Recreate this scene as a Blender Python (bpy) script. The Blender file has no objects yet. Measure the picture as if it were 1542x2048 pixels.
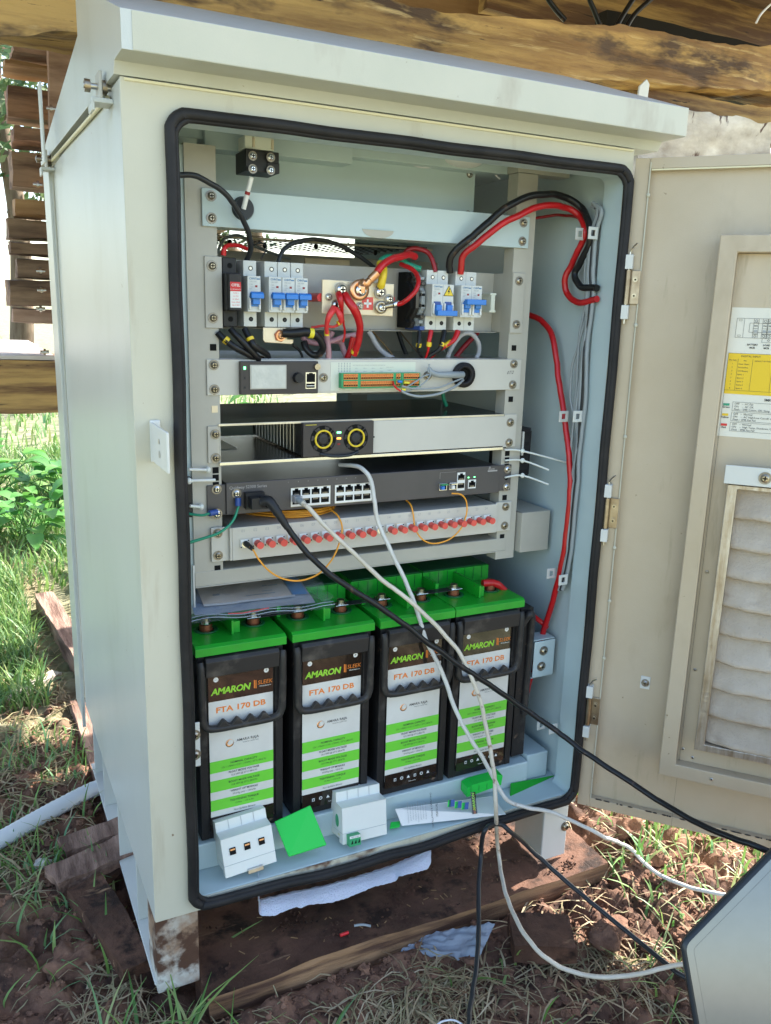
import bpy, math, random
import numpy as np
from math import sin, cos, pi, radians, sqrt, atan2
from mathutils import Vector, Matrix, noise
rnd = random.Random(7)
sc = bpy.context.scene
col = sc.collection
# ------------------------------------------------------------ camera
CAM = (-0.2905, -1.07966, 0.942)
YAW, PIT, ROL, FPX = radians(26.7702), radians(13.5467), radians(1.6482), 1680.2
def _rot():
    cy, sy, cp, sp = cos(YAW), sin(YAW), cos(PIT), sin(PIT)
    f = np.array([sy*cp, cy*cp, -sp]); r = np.array([cy, -sy, 0.]); u = np.cross(r, f)
    return cos(ROL)*r+sin(ROL)*u, -sin(ROL)*r+cos(ROL)*u, f
cR, cU, cF = _rot(); cC = np.array(CAM)
cam = bpy.data.objects.new('camera', bpy.data.cameras.new('camera')); col.objects.link(cam)
cam.matrix_world = Matrix(((cR[0], cU[0], -cF[0], CAM[0]), (cR[1], cU[1], -cF[1], CAM[1]), (cR[2], cU[2], -cF[2], CAM[2]), (0, 0, 0, 1)))
cam.data.sensor_fit = 'HORIZONTAL'; cam.data.sensor_width = 36; cam.data.lens = 36*FPX/1542
cam.data.clip_start = .02; cam.data.clip_end = 600
sc.camera = cam
def at(px, py, ax, v):          # measured point of the photograph -> point on the plane ax = v
    d = cF+(px-771)/FPX*cR-(py-1024)/FPX*cU
    i = 'xyz'.index(ax); t = (v-cC[i])/d[i]
    return Vector(cC+t*d)
def Y(px, py, y): return at(px, py, 'y', y)
# ------------------------------------------------------------ world, sun, exposure
SUN_AZ, SUN_EL = radians(76), radians(38)
w = bpy.data.worlds.new("World"); sc.world = w; w.use_nodes = True
nt = w.node_tree; bg = nt.nodes['Background']
sky = nt.nodes.new('ShaderNodeTexSky'); sky.sky_type = 'NISHITA'; sky.sun_disc = False
sky.sun_elevation = SUN_EL; sky.sun_rotation = SUN_AZ; sky.air_density = 1.0; sky.dust_density = 1.2; sky.ozone_density = .0
nt.links.new(sky.outputs[0], bg.inputs[0]); bg.inputs[1].default_value = .15
sl = bpy.data.lights.new('sun', 'SUN'); sl.energy = 5.0; sl.angle = radians(.5); sl.color = (1, .95, .86)
so = bpy.data.objects.new('sun', sl); col.objects.link(so)
so.rotation_euler = Vector((sin(SUN_AZ)*cos(SUN_EL), cos(SUN_AZ)*cos(SUN_EL), sin(SUN_EL))).to_track_quat('Z', 'Y').to_euler()
sc.view_settings.view_transform = 'Standard'; sc.view_settings.look = 'None'
sc.view_settings.exposure = 1.85; sc.view_settings.gamma = 1
sc.render.engine = 'CYCLES'
sc.cycles.max_bounces = 8; sc.cycles.transparent_max_bounces = 12
# ------------------------------------------------------------ materials
MATS = {}
def mat(name, c, rough=.5, metal=0., c2=None, ns=8., det=6., stretch=(1, 1, 1), bump=0., bs=60., bstretch=None, thr=(.35, .65),
        trans=0., alpha=1., coat=0., emis=None, es=0., spots=None, per=None, sss=0.):
    m = bpy.data.materials.new(name); m.use_nodes = True; n = m.node_tree.nodes; l = m.node_tree.links
    b = n['Principled BSDF']; b.inputs['Base Color'].default_value = (*c, 1)
    b.inputs['Roughness'].default_value = rough; b.inputs['Metallic'].default_value = metal
    b.inputs['Transmission Weight'].default_value = trans; b.inputs['Alpha'].default_value = alpha
    b.inputs['Coat Weight'].default_value = coat
    if max(c) < .06 and not metal: b.inputs['Specular IOR Level'].default_value = .3
    if sss: b.inputs['Subsurface Weight'].default_value = sss; b.inputs['Subsurface Scale'].default_value = .01
    if emis: b.inputs['Emission Color'].default_value = (*emis, 1); b.inputs['Emission Strength'].default_value = es
    tc = n.new('ShaderNodeTexCoord')
    def nz(scale, st, detail=6., rough_=.6):
        mp = n.new('ShaderNodeMapping'); mp.inputs['Scale'].default_value = st; l.new(tc.outputs['Object'], mp.inputs[0])
        t = n.new('ShaderNodeTexNoise'); t.inputs['Scale'].default_value = scale; t.inputs['Detail'].default_value = detail
        t.inputs['Roughness'].default_value = rough_; l.new(mp.outputs[0], t.inputs['Vector']); return t
    def ramp(src, a, b_, ca, cb):
        r = n.new('ShaderNodeValToRGB'); r.color_ramp.elements[0].position = a; r.color_ramp.elements[1].position = b_
        r.color_ramp.elements[0].color = (*ca, 1); r.color_ramp.elements[1].color = (*cb, 1); l.new(src, r.inputs[0]); return r
    out = None
    if c2:
        out = ramp(nz(ns, stretch, det).outputs[0], thr[0], thr[1], c, c2).outputs[0]
    for spots in (spots if isinstance(spots, list) else [spots] if spots else []):      # (colour, scale, lo, hi, stretch)
        r = ramp(nz(spots[1], spots[4] if len(spots) > 4 else (1, 1, 1), 5).outputs[0], spots[2], spots[3], (0, 0, 0), (1, 1, 1))
        mx = n.new('ShaderNodeMix'); mx.data_type = 'RGBA'; l.new(r.outputs[0], mx.inputs[0])
        if out: l.new(out, mx.inputs[6])
        else: mx.inputs[6].default_value = (*c, 1)
        mx.inputs[7].default_value = (*spots[0], 1); out = mx.outputs[2]
    if per:                        # colour per loose piece (blades, leaves): list of colours
        g = n.new('ShaderNodeNewGeometry'); r = n.new('ShaderNodeValToRGB'); e = r.color_ramp.elements
        while len(e) < len(per): e.new(.5)
        for i, pc in enumerate(per): e[i].position = i/(len(per)-1); e[i].color = (*pc, 1)
        l.new(g.outputs['Random Per Island'], r.inputs[0]); out = r.outputs[0]
    if out: l.new(out, b.inputs['Base Color'])
    if bump:
        t = nz(bs, bstretch or (1, 1, 1), 8, .65); bp = n.new('ShaderNodeBump'); bp.inputs['Strength'].default_value = bump
        bp.inputs['Distance'].default_value = .004; l.new(t.outputs[0], bp.inputs['Height']); l.new(bp.outputs[0], b.inputs['Normal'])
    MATS[name] = m
    return m
PAINT = (.56, .535, .43)
def stain(m, centre, radius, colr, sc_=30., lo=.45):
    """brown stain round a point (object coordinates), broken up by noise"""
    n = m.node_tree.nodes; l = m.node_tree.links; b = n['Principled BSDF']
    tc = n.new('ShaderNodeTexCoord'); sub = n.new('ShaderNodeVectorMath'); sub.operation = 'SUBTRACT'; sub.inputs[1].default_value = centre
    l.new(tc.outputs['Object'], sub.inputs[0]); dv = n.new('ShaderNodeVectorMath'); dv.operation = 'DIVIDE'; dv.inputs[1].default_value = radius
    l.new(sub.outputs[0], dv.inputs[0]); ln = n.new('ShaderNodeVectorMath'); ln.operation = 'LENGTH'; l.new(dv.outputs[0], ln.inputs[0])
    t = n.new('ShaderNodeTexNoise'); t.inputs['Scale'].default_value = sc_; t.inputs['Detail'].default_value = 8; l.new(tc.outputs['Object'], t.inputs['Vector'])
    ad = n.new('ShaderNodeMath'); ad.operation = 'SUBTRACT'; l.new(t.outputs[0], ad.inputs[0])
    ml = n.new('ShaderNodeMath'); ml.operation = 'MULTIPLY'; ml.inputs[1].default_value = .45; l.new(ln.outputs[1], ml.inputs[0]); l.new(ml.outputs[0], ad.inputs[1])
    r = n.new('ShaderNodeMapRange'); r.inputs[1].default_value = lo-.42; r.inputs[2].default_value = lo-.2; l.new(ad.outputs[0], r.inputs[0])
    mx = n.new('ShaderNodeMix'); mx.data_type = 'RGBA'; l.new(r.outputs[0], mx.inputs[0])
    src = b.inputs['Base Color'].links[0].from_socket if b.inputs['Base Color'].links else None
    if src: l.new(src, mx.inputs[6])
    else: mx.inputs[6].default_value = b.inputs['Base Color'].default_value
    mx.inputs[7].default_value = (*colr, 1); l.new(mx.outputs[2], b.inputs['Base Color'])
M = MATS
mat('paint', PAINT, .42, c2=(.50, .49, .39), ns=5, bump=.12, bs=700, spots=[((.33, .27, .19), 5, .60, .82, (2, 2, .8)), ((.25, .18, .11), 60, .70, .74)])
mat('paint_front', PAINT, .42, c2=(.51, .485, .375), ns=4, bump=.12, bs=700, spots=[((.36, .30, .20), 6, .60, .84, (4, 4, .5)), ((.22, .15, .09), 55, .70, .74), ((.30, .20, .12), 150, .70, .74)])
stain(M['paint_front'], (-.108, -.12, .79), (.03, .1, .045), (.16, .075, .03), 40)
stain(M['paint_front'], (-.10, -.12, .15), (.10, .3, .045), (.13, .06, .035), 45)
mat('paint_side', (.56, .575, .535), .34, c2=(.52, .535, .495), ns=3, bump=.10, bs=700, spots=[((.40, .40, .33), 4, .56, .95, (1.3, 1.3, .6)), ((.25, .19, .12), 70, .71, .75)])
mat('paint_in_skytint', (.50, .60, .61), .30, c2=(.46, .56, .57), ns=5, bump=.08, bs=900)  # cabinet paint tinted cool cyan inside, sky glow put into its colour
mat('paint_door', (.53, .44, .32), .42, c2=(.46, .37, .25), ns=4, bump=.12, bs=700, spots=[((.30, .22, .13), 5, .58, .80, (1, 1, .5)), ((.20, .14, .08), 80, .70, .74), ((.36, .29, .19), 18, .62, .75, (2, 2, .3))])
mat('paint_leg', (.66, .66, .62), .4, c2=(.6, .6, .56), ns=9)
mat('paint_mud', (.60, .60, .55), .6, c2=(.50, .47, .40), ns=12, spots=[((.30, .19, .12), 14, .42, .60), ((.085, .040, .024), 17, .48, .56)], bump=.6, bs=45)
mat('seam', (.72, .66, .44), .5)
mat('rack', (.47, .45, .39), .4, c2=(.42, .40, .34), ns=10, bump=.06, bs=900)
mat('panel', (.50, .475, .42), .4, c2=(.45, .43, .37), ns=6, bump=.06, bs=1000)
mat('panel2', (.60, .575, .51), .35, c2=(.54, .52, .46), ns=6, bump=.06, bs=1000)
mat('printed', (.66, .68, .58), .5)
mat('steel', (.62, .60, .56), .3, 1., c2=(.5, .48, .44), ns=30)
mat('bright', (.75, .74, .72), .2, 1.)
mat('brass', (.44, .37, .28), .35, 1., c2=(.26, .20, .14), ns=40)
mat('zinc', (.50, .44, .34), .30, .95, c2=(.36, .31, .23), ns=200)
mat('washer', (.34, .31, .27), .42, .9, c2=(.22, .20, .17), ns=150)
mat('tinned', (.78, .68, .50), .38, .35, c2=(.72, .60, .42), ns=30)
mat('copper', (.80, .42, .22), .3, .9)
mat('copper_dark', (.35, .12, .06), .4, .7)
mat('rubber', (.010, .0095, .010), .6, c2=(.022, .020, .020), ns=20, bump=.2, bs=80, bstretch=(.3, 1, 1))
mat('black', (.02, .02, .022), .4)
mat('black_matt', (.015, .015, .016), .8)
mat('hole', (.006, .006, .006), .9)
mat('socket', (.03, .03, .03), .5)
mat('black_dust', (.035, .033, .033), .55, spots=((.10, .085, .07), 25, .5, .8))
mat('dark_panel', (.055, .048, .046), .42, c2=(.07, .06, .055), ns=12)
mat('dark_top', (.07, .065, .06), .25, .4)
mat('switch', (.085, .076, .076), .42, c2=(.07, .064, .064), ns=10)
mat('switch_top', (.035, .032, .032), .3, spots=((.10, .09, .08), 20, .55, .8))
mat('grey_txt', (.42, .40, .38), .6)
mat('white', (.78, .78, .75), .4)
mat('white_pl', (.74, .75, .70), .35, c2=(.70, .71, .66), ns=8, sss=.05)
mat('mcb', (.60, .61, .58), .38, c2=(.62, .63, .60), ns=30)
mat('mcb_face', (.74, .74, .71), .4)
mat('mcb_txt', (.05, .18, .36), .6)
mat('txt', (.05, .05, .05), .6)
mat('txt_grey', (.35, .36, .36), .6)
mat('blue', (.03, .20, .62), .3)
mat('blue_dark', (.03, .08, .30), .4)
mat('lblue', (.15, .35, .60), .4)
mat('red', (.62, .015, .02), .35)
mat('redc', (.56, .012, .016), .3, c2=(.45, .01, .012), ns=40)
mat('red_dark', (.28, .012, .016), .4)
mat('red_cap', (.75, .09, .07), .4, sss=.1)
mat('red_sleeve', (.72, .05, .05), .4)
mat('pink', (.55, .30, .34), .3, alpha=.75)
mat('clear_tube', (.50, .50, .52), .2, alpha=.7)
mat('yellow', (.80, .58, .03), .4)
mat('ybelt', (.78, .66, .04), .4)
mat('orange', (.85, .36, .03), .4)
mat('orange_t', (.85, .28, .06), .5)
mat('green', (.02, .28, .16), .35)
mat('term_green', (.03, .33, .13), .4)
mat('bat_green', (.008, .36, .02), .32, c2=(.01, .28, .02), ns=12, spots=[((.16, .34, .12), 14, .60, .8), ((.06, .12, .03), 60, .66, .72)])
mat('bat_dark', (.006, .10, .03), .35)
mat('bright_green', (.01, .55, .06), .45)
mat('bat_case', (.013, .013, .014), .42, c2=(.024, .022, .022), ns=12, bump=.15, bs=300, spots=[((.11, .10, .09), 14, .58, .78), ((.16, .11, .08), 40, .66, .72)])
mat('bat_handle', (.030, .028, .027), .42, spots=((.14, .12, .10), 30, .55, .85))
mat('label_black', (.022, .014, .010), .12, coat=.8)
mat('label_white', (.70, .69, .64), .3, c2=(.64, .62, .57), ns=20, spots=((.40, .34, .26), 90, .70, .74))
mat('label_green', (.16, .62, .05), .35)
mat('txt_lime', (.30, .62, .04), .5)
mat('txt_orange', (.80, .22, .03), .5)
mat('grey_cable', (.30, .33, .34), .45)
mat('cream', (.66, .60, .50), .45, c2=(.56, .50, .40), ns=30, spots=((.26, .15, .09), 45, .60, .68))
mat('white_cable', (.68, .67, .63), .42, c2=(.58, .56, .51), ns=25, spots=((.30, .20, .14), 60, .63, .70))
mat('black_cable', (.014, .014, .015), .28, spots=((.10, .06, .04), 60, .62, .72))
mat('cable_sheath', (.028, .030, .033), .3)
mat('foam', (.68, .72, .86), .9, bump=1., bs=350, sss=.1)
mat('paper', (.72, .71, .69), .6)
mat('paper_tan', (.74, .62, .49), .6)
mat('sheet_reflect', (.20, .27, .38), .5, c2=(.40, .42, .44), ns=9)  # lower sheet tinted grey-blue, the bag's bluish reflection put into colour
mat('bag', (.80, .84, .86), .04, alpha=.10, bump=1., bs=22, coat=1.)
mat('bag2', (.36, .42, .50), .10, alpha=.65, bump=.8, bs=25)
mat('led_g', (.1, .9, .2), .4, emis=(.15, 1, .3), es=1.5)
mat('led_o', (.9, .3, .05), .4, emis=(1, .35, .05), es=1.2)
mat('lcd', (.52, .53, .48), .3, c2=(.62, .62, .56), ns=60, bump=.3, bs=80)
mat('filter', (.58, .50, .41), .9, c2=(.40, .32, .24), ns=7, bump=.7, bs=260, spots=((.28, .20, .14), 9, .60, .80, (1, 1, 2)))
mat('pleat_gap_shade', (.16, .12, .09), .95)
mat('alu', (.56, .52, .46), .38, .75, c2=(.36, .29, .21), ns=18, stretch=(8, 8, 1), bump=.2, bs=120)
mat('sticker', (.70, .67, .58), .5)
mat('sticker_y', (.75, .50, .01), .5)
mat('glossy', (.105, .115, .122), .08, .35, c2=(.17, .18, .19), ns=3.5, coat=1., bump=.05, bs=4)
mat('glossy_line', (.10, .11, .115), .2)
mat('glossy_rim', (.03, .035, .04), .25)
mat('wire_white', (.75, .75, .78), .4)
mat('conduit', (.74, .76, .78), .4)
mat('soil', (.072, .034, .022), .9, c2=(.26, .132, .080), ns=11, det=12, thr=(.36, .68), bump=1., bs=70, spots=[((.040, .018, .011), 24, .52, .66), ((.46, .27, .17), 60, .66, .72)])
mat('clod', (.10, .048, .031), .95, c2=(.29, .15, .093), ns=25, bump=1., bs=120)
mat('plank_mud', (.045, .021, .014), .8, c2=(.155, .075, .047), ns=9, det=12, bump=1., bs=85, spots=[((.025, .012, .008), 20, .52, .64), ((.36, .22, .13), 16, .65, .72, (.35, 3, 3))])
mat('plank_edge', (.34, .19, .095), .75, c2=(.09, .042, .025), ns=8, thr=(.42, .58), det=12, stretch=(.5, 6, 6), bump=.9, bs=60, bstretch=(.3, 2, 2))
mat('bark_pink', (.40, .25, .19), .9, c2=(.13, .07, .05), ns=8, stretch=(5, .6, 5), det=12, thr=(.4, .6), bump=1., bs=50, bstretch=(4, .5, 4))
mat('beam', (.52, .32, .10), .65, c2=(.24, .125, .04), ns=5, stretch=(.30, 5, 5), det=14, thr=(.42, .60), bump=1., bs=30, bstretch=(.3, 4, 4), spots=[((.085, .045, .022), 6, .51, .62, (.8, 2.5, 2.5)), ((.60, .42, .18), 14, .60, .70, (.25, 4, 4)), ((.04, .02, .012), 40, .68, .70, (.2, 3, 3))])
mat('beam2', (.46, .29, .10), .7, c2=(.14, .07, .03), ns=6, stretch=(.4, 5, 5), det=14, thr=(.42, .60), bump=1., bs=30, bstretch=(.3, 4, 4), spots=((.04, .02, .012), 30, .66, .69, (.2, 3, 3)))
mat('timber_red', (.36, .21, .13), .75, c2=(.13, .07, .045), ns=6, stretch=(.6, 5, 5), det=12, thr=(.4, .62), bump=.9, bs=40, bstretch=(.3, 3, 3))
mat('timber_dark', (.27, .18, .115), .8, c2=(.09, .055, .035), ns=6, stretch=(.6, 5, 5), det=12, thr=(.4, .62), bump=.9, bs=40, bstretch=(.3, 3, 3))
mat('timber_tan', (.36, .22, .10), .75, c2=(.22, .12, .05), ns=6, stretch=(1, 5, 5), bump=.5, bs=50)
mat('timber_pink', (.44, .30, .22), .8, c2=(.22, .13, .09), ns=6, stretch=(1, 5, 5), bump=.5, bs=50)
mat('post_pale', (.74, .71, .66), .85, c2=(.34, .30, .26), ns=7, stretch=(1, 1, 2), bump=1., bs=40, spots=((.10, .06, .05), 10, .60, .64, (2.5, 2.5, .7)))
mat('timber_grey', (.60, .55, .50), .8, c2=(.42, .36, .32), ns=5, stretch=(1, 4, 4), bump=.5, bs=40)
mat('bark', (.12, .08, .05), .9, c2=(.2, .15, .1), ns=6, stretch=(4, 4, .6), bump=1., bs=20)
mat('timber_pale', (.62, .50, .28), .75, c2=(.42, .30, .14), ns=5, stretch=(.5, 4, 4), bump=.6, bs=40)
mat('gap_shade', (.02, .018, .015), .9)
def leafy(name, per, tr=.35, rough=.5):
    m = mat(name, per[0], rough, per=per); n = m.node_tree.nodes; l = m.node_tree.links
    b = n['Principled BSDF']; t = n.new('ShaderNodeBsdfTranslucent'); mx = n.new('ShaderNodeMixShader'); mx.inputs[0].default_value = tr
    l.new(b.inputs['Base Color'].links[0].from_socket, t.inputs[0]); l.new(b.outputs[0], mx.inputs[1]); l.new(t.outputs[0], mx.inputs[2])
    l.new(mx.outputs[0], n['Material Output'].inputs[0])
def ground_mat():
    m = MATS['soil']; n = m.node_tree.nodes; l = m.node_tree.links; b = n['Principled BSDF']; src = b.inputs['Base Color'].links[0].from_socket
    g = n.new('ShaderNodeNewGeometry'); sp = n.new('ShaderNodeSeparateXYZ'); l.new(g.outputs['Position'], sp.inputs[0])
    t = n.new('ShaderNodeTexNoise'); t.inputs['Scale'].default_value = 3.5; t.inputs['Detail'].default_value = 8; l.new(g.outputs['Position'], t.inputs['Vector'])
    sb = n.new('ShaderNodeVectorMath'); sb.operation = 'SUBTRACT'; sb.inputs[1].default_value = (.3, -.1, 0); l.new(g.outputs['Position'], sb.inputs[0]); ln = n.new('ShaderNodeVectorMath'); ln.operation = 'LENGTH'; l.new(sb.outputs[0], ln.inputs[0])
    a = n.new('ShaderNodeMath'); a.operation = 'MULTIPLY_ADD'; a.inputs[1].default_value = 1.4; l.new(t.outputs[0], a.inputs[0]); l.new(ln.outputs[1], a.inputs[2])
    r = n.new('ShaderNodeMapRange'); r.inputs[1].default_value = 1.5; r.inputs[2].default_value = 1.95; l.new(a.outputs[0], r.inputs[0])
    c = n.new('ShaderNodeValToRGB'); c.color_ramp.elements[0].color = (.15, .16, .08, 1); c.color_ramp.elements[1].color = (.32, .30, .18, 1); c.color_ramp.elements[0].position = .35; c.color_ramp.elements[1].position = .65
    t2 = n.new('ShaderNodeTexNoise'); t2.inputs['Scale'].default_value = 14; l.new(g.outputs['Position'], t2.inputs['Vector']); l.new(t2.outputs[0], c.inputs[0])
    mx = n.new('ShaderNodeMix'); mx.data_type = 'RGBA'; l.new(r.outputs[0], mx.inputs[0]); l.new(src, mx.inputs[6]); l.new(c.outputs[0], mx.inputs[7]); l.new(mx.outputs[2], b.inputs['Base Color'])
ground_mat()
leafy('grass', [(.07, .18, .04), (.14, .28, .06), (.27, .40, .11), (.12, .28, .13), (.36, .40, .16)])
leafy('straw', [(.36, .27, .15), (.54, .42, .26), (.20, .11, .06), (.42, .36, .20), (.22, .20, .10), (.62, .50, .34)], .2, .7)
leafy('leaf', [(.06, .22, .04), (.10, .30, .06), (.18, .40, .08), (.08, .26, .10), (.24, .42, .12)])
leafy('tree_leaf', [(.05, .11, .03), (.08, .16, .05), (.13, .20, .07), (.10, .14, .06), (.20, .26, .12)])
# ------------------------------------------------------------ mesh builder
_tc = {}
def text_mesh(s, shear=0., bold=0., align='CENTER', space=1.):
    k = (s, shear, bold, align, space)
    if k not in _tc:
        c = bpy.data.curves.new('t', 'FONT'); c.body = s; c.size = 1; c.shear = shear; c.offset = bold; c.align_x = align; c.align_y = 'CENTER'
        c.resolution_u = 2; c.space_character = space
        o = bpy.data.objects.new('t', c); me = bpy.data.meshes.new_from_object(o)
        _tc[k] = ([v.co.copy() for v in me.vertices], [tuple(p.vertices) for p in me.polygons])
        bpy.data.objects.remove(o); bpy.data.curves.remove(c); bpy.data.meshes.remove(me)
    return _tc[k]
class MB:
    def __init__(s, T=None): s.v = []; s.f = []; s.mi = []; s.sm = []; s.m = []; s.T = T or Matrix.Identity(4); s.cuts = []
    def cut(s): s.cuts.append((len(s.v), len(s.f))); return s      # what follows is a separate piece
    def _m(s, name):
        if name not in s.m: s.m.append(name)
        return s.m.index(name)
    def add(s, vs, fs, m, smooth=False, T=None):
        T = s.T @ T if T else s.T; b = len(s.v); i = s._m(m)
        s.v += [T @ Vector(v) for v in vs]
        for f in fs: s.f.append(tuple(b+k for k in f)); s.mi.append(i); s.sm.append(smooth)
        return s
    def box(s, x0, x1, y0, y1, z0, z1, m, T=None):
        vs = [(x, y, z) for z in (z0, z1) for y in (y0, y1) for x in (x0, x1)]
        return s.add(vs, [(0, 2, 3, 1), (4, 5, 7, 6), (0, 1, 5, 4), (2, 6, 7, 3), (0, 4, 6, 2), (1, 3, 7, 5)], m, T=T)
    def prism(s, poly, a, b, m, plane='xz', smooth=False, T=None):   # polygon extruded along the third axis from a to b
        def P(u, v, t): return {'xz': (u, t, v), 'xy': (u, v, t), 'yz': (t, u, v)}[plane]
        n = len(poly); vs = [P(u, v, a) for u, v in poly]+[P(u, v, b) for u, v in poly]
        fs = [tuple(range(n)), tuple(range(2*n-1, n-1, -1))]
        s.add(vs, fs, m, T=T)
        b0 = len(s.v)-2*n; i = s._m(m)
        for k in range(n): s.f.append((b0+k, b0+n+k, b0+n+(k+1) % n, b0+(k+1) % n)); s.mi.append(i); s.sm.append(smooth)
        return s
    def cyl(s, p, q, r, m, r2=None, n=16, cap=True, T=None, smooth=True):
        p, q = Vector(p), Vector(q); d = (q-p).normalized(); r2 = r if r2 is None else r2
        a = d.orthogonal().normalized(); b = d.cross(a)
        vs = [p+(a*cos(2*pi*k/n)+b*sin(2*pi*k/n))*r for k in range(n)]+[q+(a*cos(2*pi*k/n)+b*sin(2*pi*k/n))*r2 for k in range(n)]
        s.add(vs, [(k, (k+1) % n, n+(k+1) % n, n+k) for k in range(n)], m, smooth, T)
        if cap: s.add(vs, [tuple(range(n-1, -1, -1)), tuple(range(n, 2*n))], m, False, T)
        return s
    def ring(s, c, nrm, r0, r1, h, m, n=28):   # flat washer with thickness
        c = Vector(c); d = Vector(nrm).normalized(); a = d.orthogonal().normalized(); b = d.cross(a); vs = []
        for (r, t) in ((r0, 0), (r1, 0), (r1, h), (r0, h)): vs += [c+d*t+(a*cos(2*pi*k/n)+b*sin(2*pi*k/n))*r for k in range(n)]
        fs = [(j*n+k, j*n+(k+1) % n, ((j+1) % 4)*n+(k+1) % n, ((j+1) % 4)*n+k) for j in range(4) for k in range(n)]
        return s.add(vs, fs, m, True)
    def ball(s, c, rx, ry, rz, m, n=10, lump=0., seed=0, T=None, smooth=True):
        vs = []; fs = []; c = Vector(c)
        for i in range(n+1):
            for j in range(2*n):
                a = pi*i/n; b = pi*j/n; d = Vector((sin(a)*cos(b), sin(a)*sin(b), cos(a)))
                k = 1+lump*(noise.noise(d*1.6+Vector((seed, seed*.7, 0)))+.5*noise.noise(d*4+Vector((0, seed, 0)))) if lump else 1
                vs.append(c+Vector((d.x*rx*k, d.y*ry*k, d.z*rz*k)))
        for i in range(n):
            for j in range(2*n): fs.append((i*2*n+j, (i+1)*2*n+j, (i+1)*2*n+(j+1) % (2*n), i*2*n+(j+1) % (2*n)))
        return s.add(vs, fs, m, smooth, T)
    def tube(s, pts, r, m, n=10, sub=6, closed=False, rib=None, cap=True, wob=0.):
        P = [Vector(p) for p in pts]; L = len(P); Q = []
        rng = range(L) if closed else range(L-1)
        for i in rng:
            g = (lambda k: P[k % L]) if closed else (lambda k: P[min(max(k, 0), L-1)])
            a, b, c, d = g(i-1), g(i), g(i+1), g(i+2)
            for t in range(sub):
                u = t/sub; Q.append(.5*((2*b)+(c-a)*u+(2*a-5*b+4*c-d)*u*u+(3*b-a-3*c+d)*u**3))
        if not closed: Q.append(P[-1])
        R = r if isinstance(r, (list, tuple)) else None
        if wob: Q = [q+Vector((noise.noise(q*38), noise.noise(q*38+Vector((7, 0, 0))), noise.noise(q*38+Vector((0, 7, 0)))))*wob+Vector((noise.noise(q*130), noise.noise(q*130+Vector((7, 0, 0))), noise.noise(q*130+Vector((0, 7, 0)))))*wob*.25 for q in Q]
        N = len(Q); tv = None; vs = []
        for i in range(N):
            t = ((Q[(i+1) % N] if closed else Q[min(i+1, N-1)])-(Q[i-1] if (closed or i) else Q[0]))
            t = t.normalized() if t.length > 1e-9 else Vector((0, 0, 1))
            tv = (tv-t*tv.dot(t)).normalized() if tv else t.orthogonal().normalized()
            b = t.cross(tv); rr = r
            if R: x = i/(N-1)*(len(R)-1); k = min(int(x), len(R)-2); rr = R[k]+(R[k+1]-R[k])*(x-k)
            if rib and i % 2: rr = rr*rib
            vs += [Q[i]+(tv*cos(2*pi*k/n)+b*sin(2*pi*k/n))*rr for k in range(n)]
        fs = [(i*n+k, i*n+(k+1) % n, ((i+1) % N)*n+(k+1) % n, ((i+1) % N)*n+k) for i in range(N if closed else N-1) for k in range(n)]
        s.add(vs, fs, m, True)
        if cap and not closed: s.add(vs[:n]+vs[-n:], [tuple(range(n-1, -1, -1)), tuple(range(n, 2*n))], m)
        return s
    def text(s, t, o, size, m, xd=(1, 0, 0), yd=(0, 0, 1), wide=1., T=None, **k):
        vs, fs = text_mesh(t, **k); o = Vector(o); xd = Vector(xd); yd = Vector(yd)
        return s.add([o+xd*(v.x*size*wide)+yd*(v.y*size) for v in vs], fs, m, T=T)
    def quad(s, a, b, c, d, m, T=None): return s.add([a, b, c, d], [(0, 1, 2, 3)], m, T=T)
    def screw(s, c, r, m='zinc', d=(0, -1, 0), washer=True, cross='hole'):
        s.cut(); c = Vector(c); d = Vector(d).normalized(); a = Vector((0, 0, 1)) if abs(d.z) < .9 else Vector((1, 0, 0)); b = d.cross(a).normalized()
        if washer: s.cyl(c, c+d*r*.25, r*1.45, 'washer' if m in ('zinc', 'bright', 'steel') else m, n=18); c = c+d*r*.25
        s.cyl(c, c+d*r*.35, r, m, n=16); s.cyl(c+d*r*.35, c+d*r*.65, r, m, r2=r*.62, n=16)
        t = c+d*r*.66
        for u, v in ((a, b), (b, a)):
            s.quad(t+u*r*.56+v*r*.15, t+u*r*.56-v*r*.15, t-u*r*.56-v*r*.15, t-u*r*.56+v*r*.15, cross); t = t+d*.00008
        return s
    def build(s, name, parent=None, bevel=0., label=None, bseg=2, kind=None):
        if parent and name in ('screw', 'bolt', 'ear', 'lead', 'fibre_transceiver', 'button', 'hinge_knuckle', 'insulator', 'din_rail', 'mark_light', 'leg') and len(s.cuts) > 1:
            e = s.cuts[1:]+[(len(s.v), len(s.f))]; v0, f0 = 0, 0; out_ = None
            for (v1, f1) in e:
                p = MB(); p.v = s.v[v0:v1]; p.f = [tuple(k-v0 for k in f) for f in s.f[f0:f1]]; p.sm = s.sm[f0:f1]
                p.mi = [p._m(s.m[i]) for i in s.mi[f0:f1]]; out_ = p.build(name, parent, bevel, label, bseg, kind); v0, f0 = v1, f1
            return out_
        me = bpy.data.meshes.new(name)
        inv = parent_world(parent).inverted() if parent else Matrix.Identity(4)
        if parent is None:
            lo = Vector((min(v.x for v in s.v), min(v.y for v in s.v), min(v.z for v in s.v))); hi = Vector((max(v.x for v in s.v), max(v.y for v in s.v), 0))
            org = Vector(((lo.x+hi.x)/2, (lo.y+hi.y)/2, lo.z)) if kind != 'structure' else Vector((0, 0, 0)); inv = Matrix.Translation(-org)
        me.from_pydata([inv @ v for v in s.v], [], s.f)
        for n in s.m: me.materials.append(MATS[n])
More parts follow.
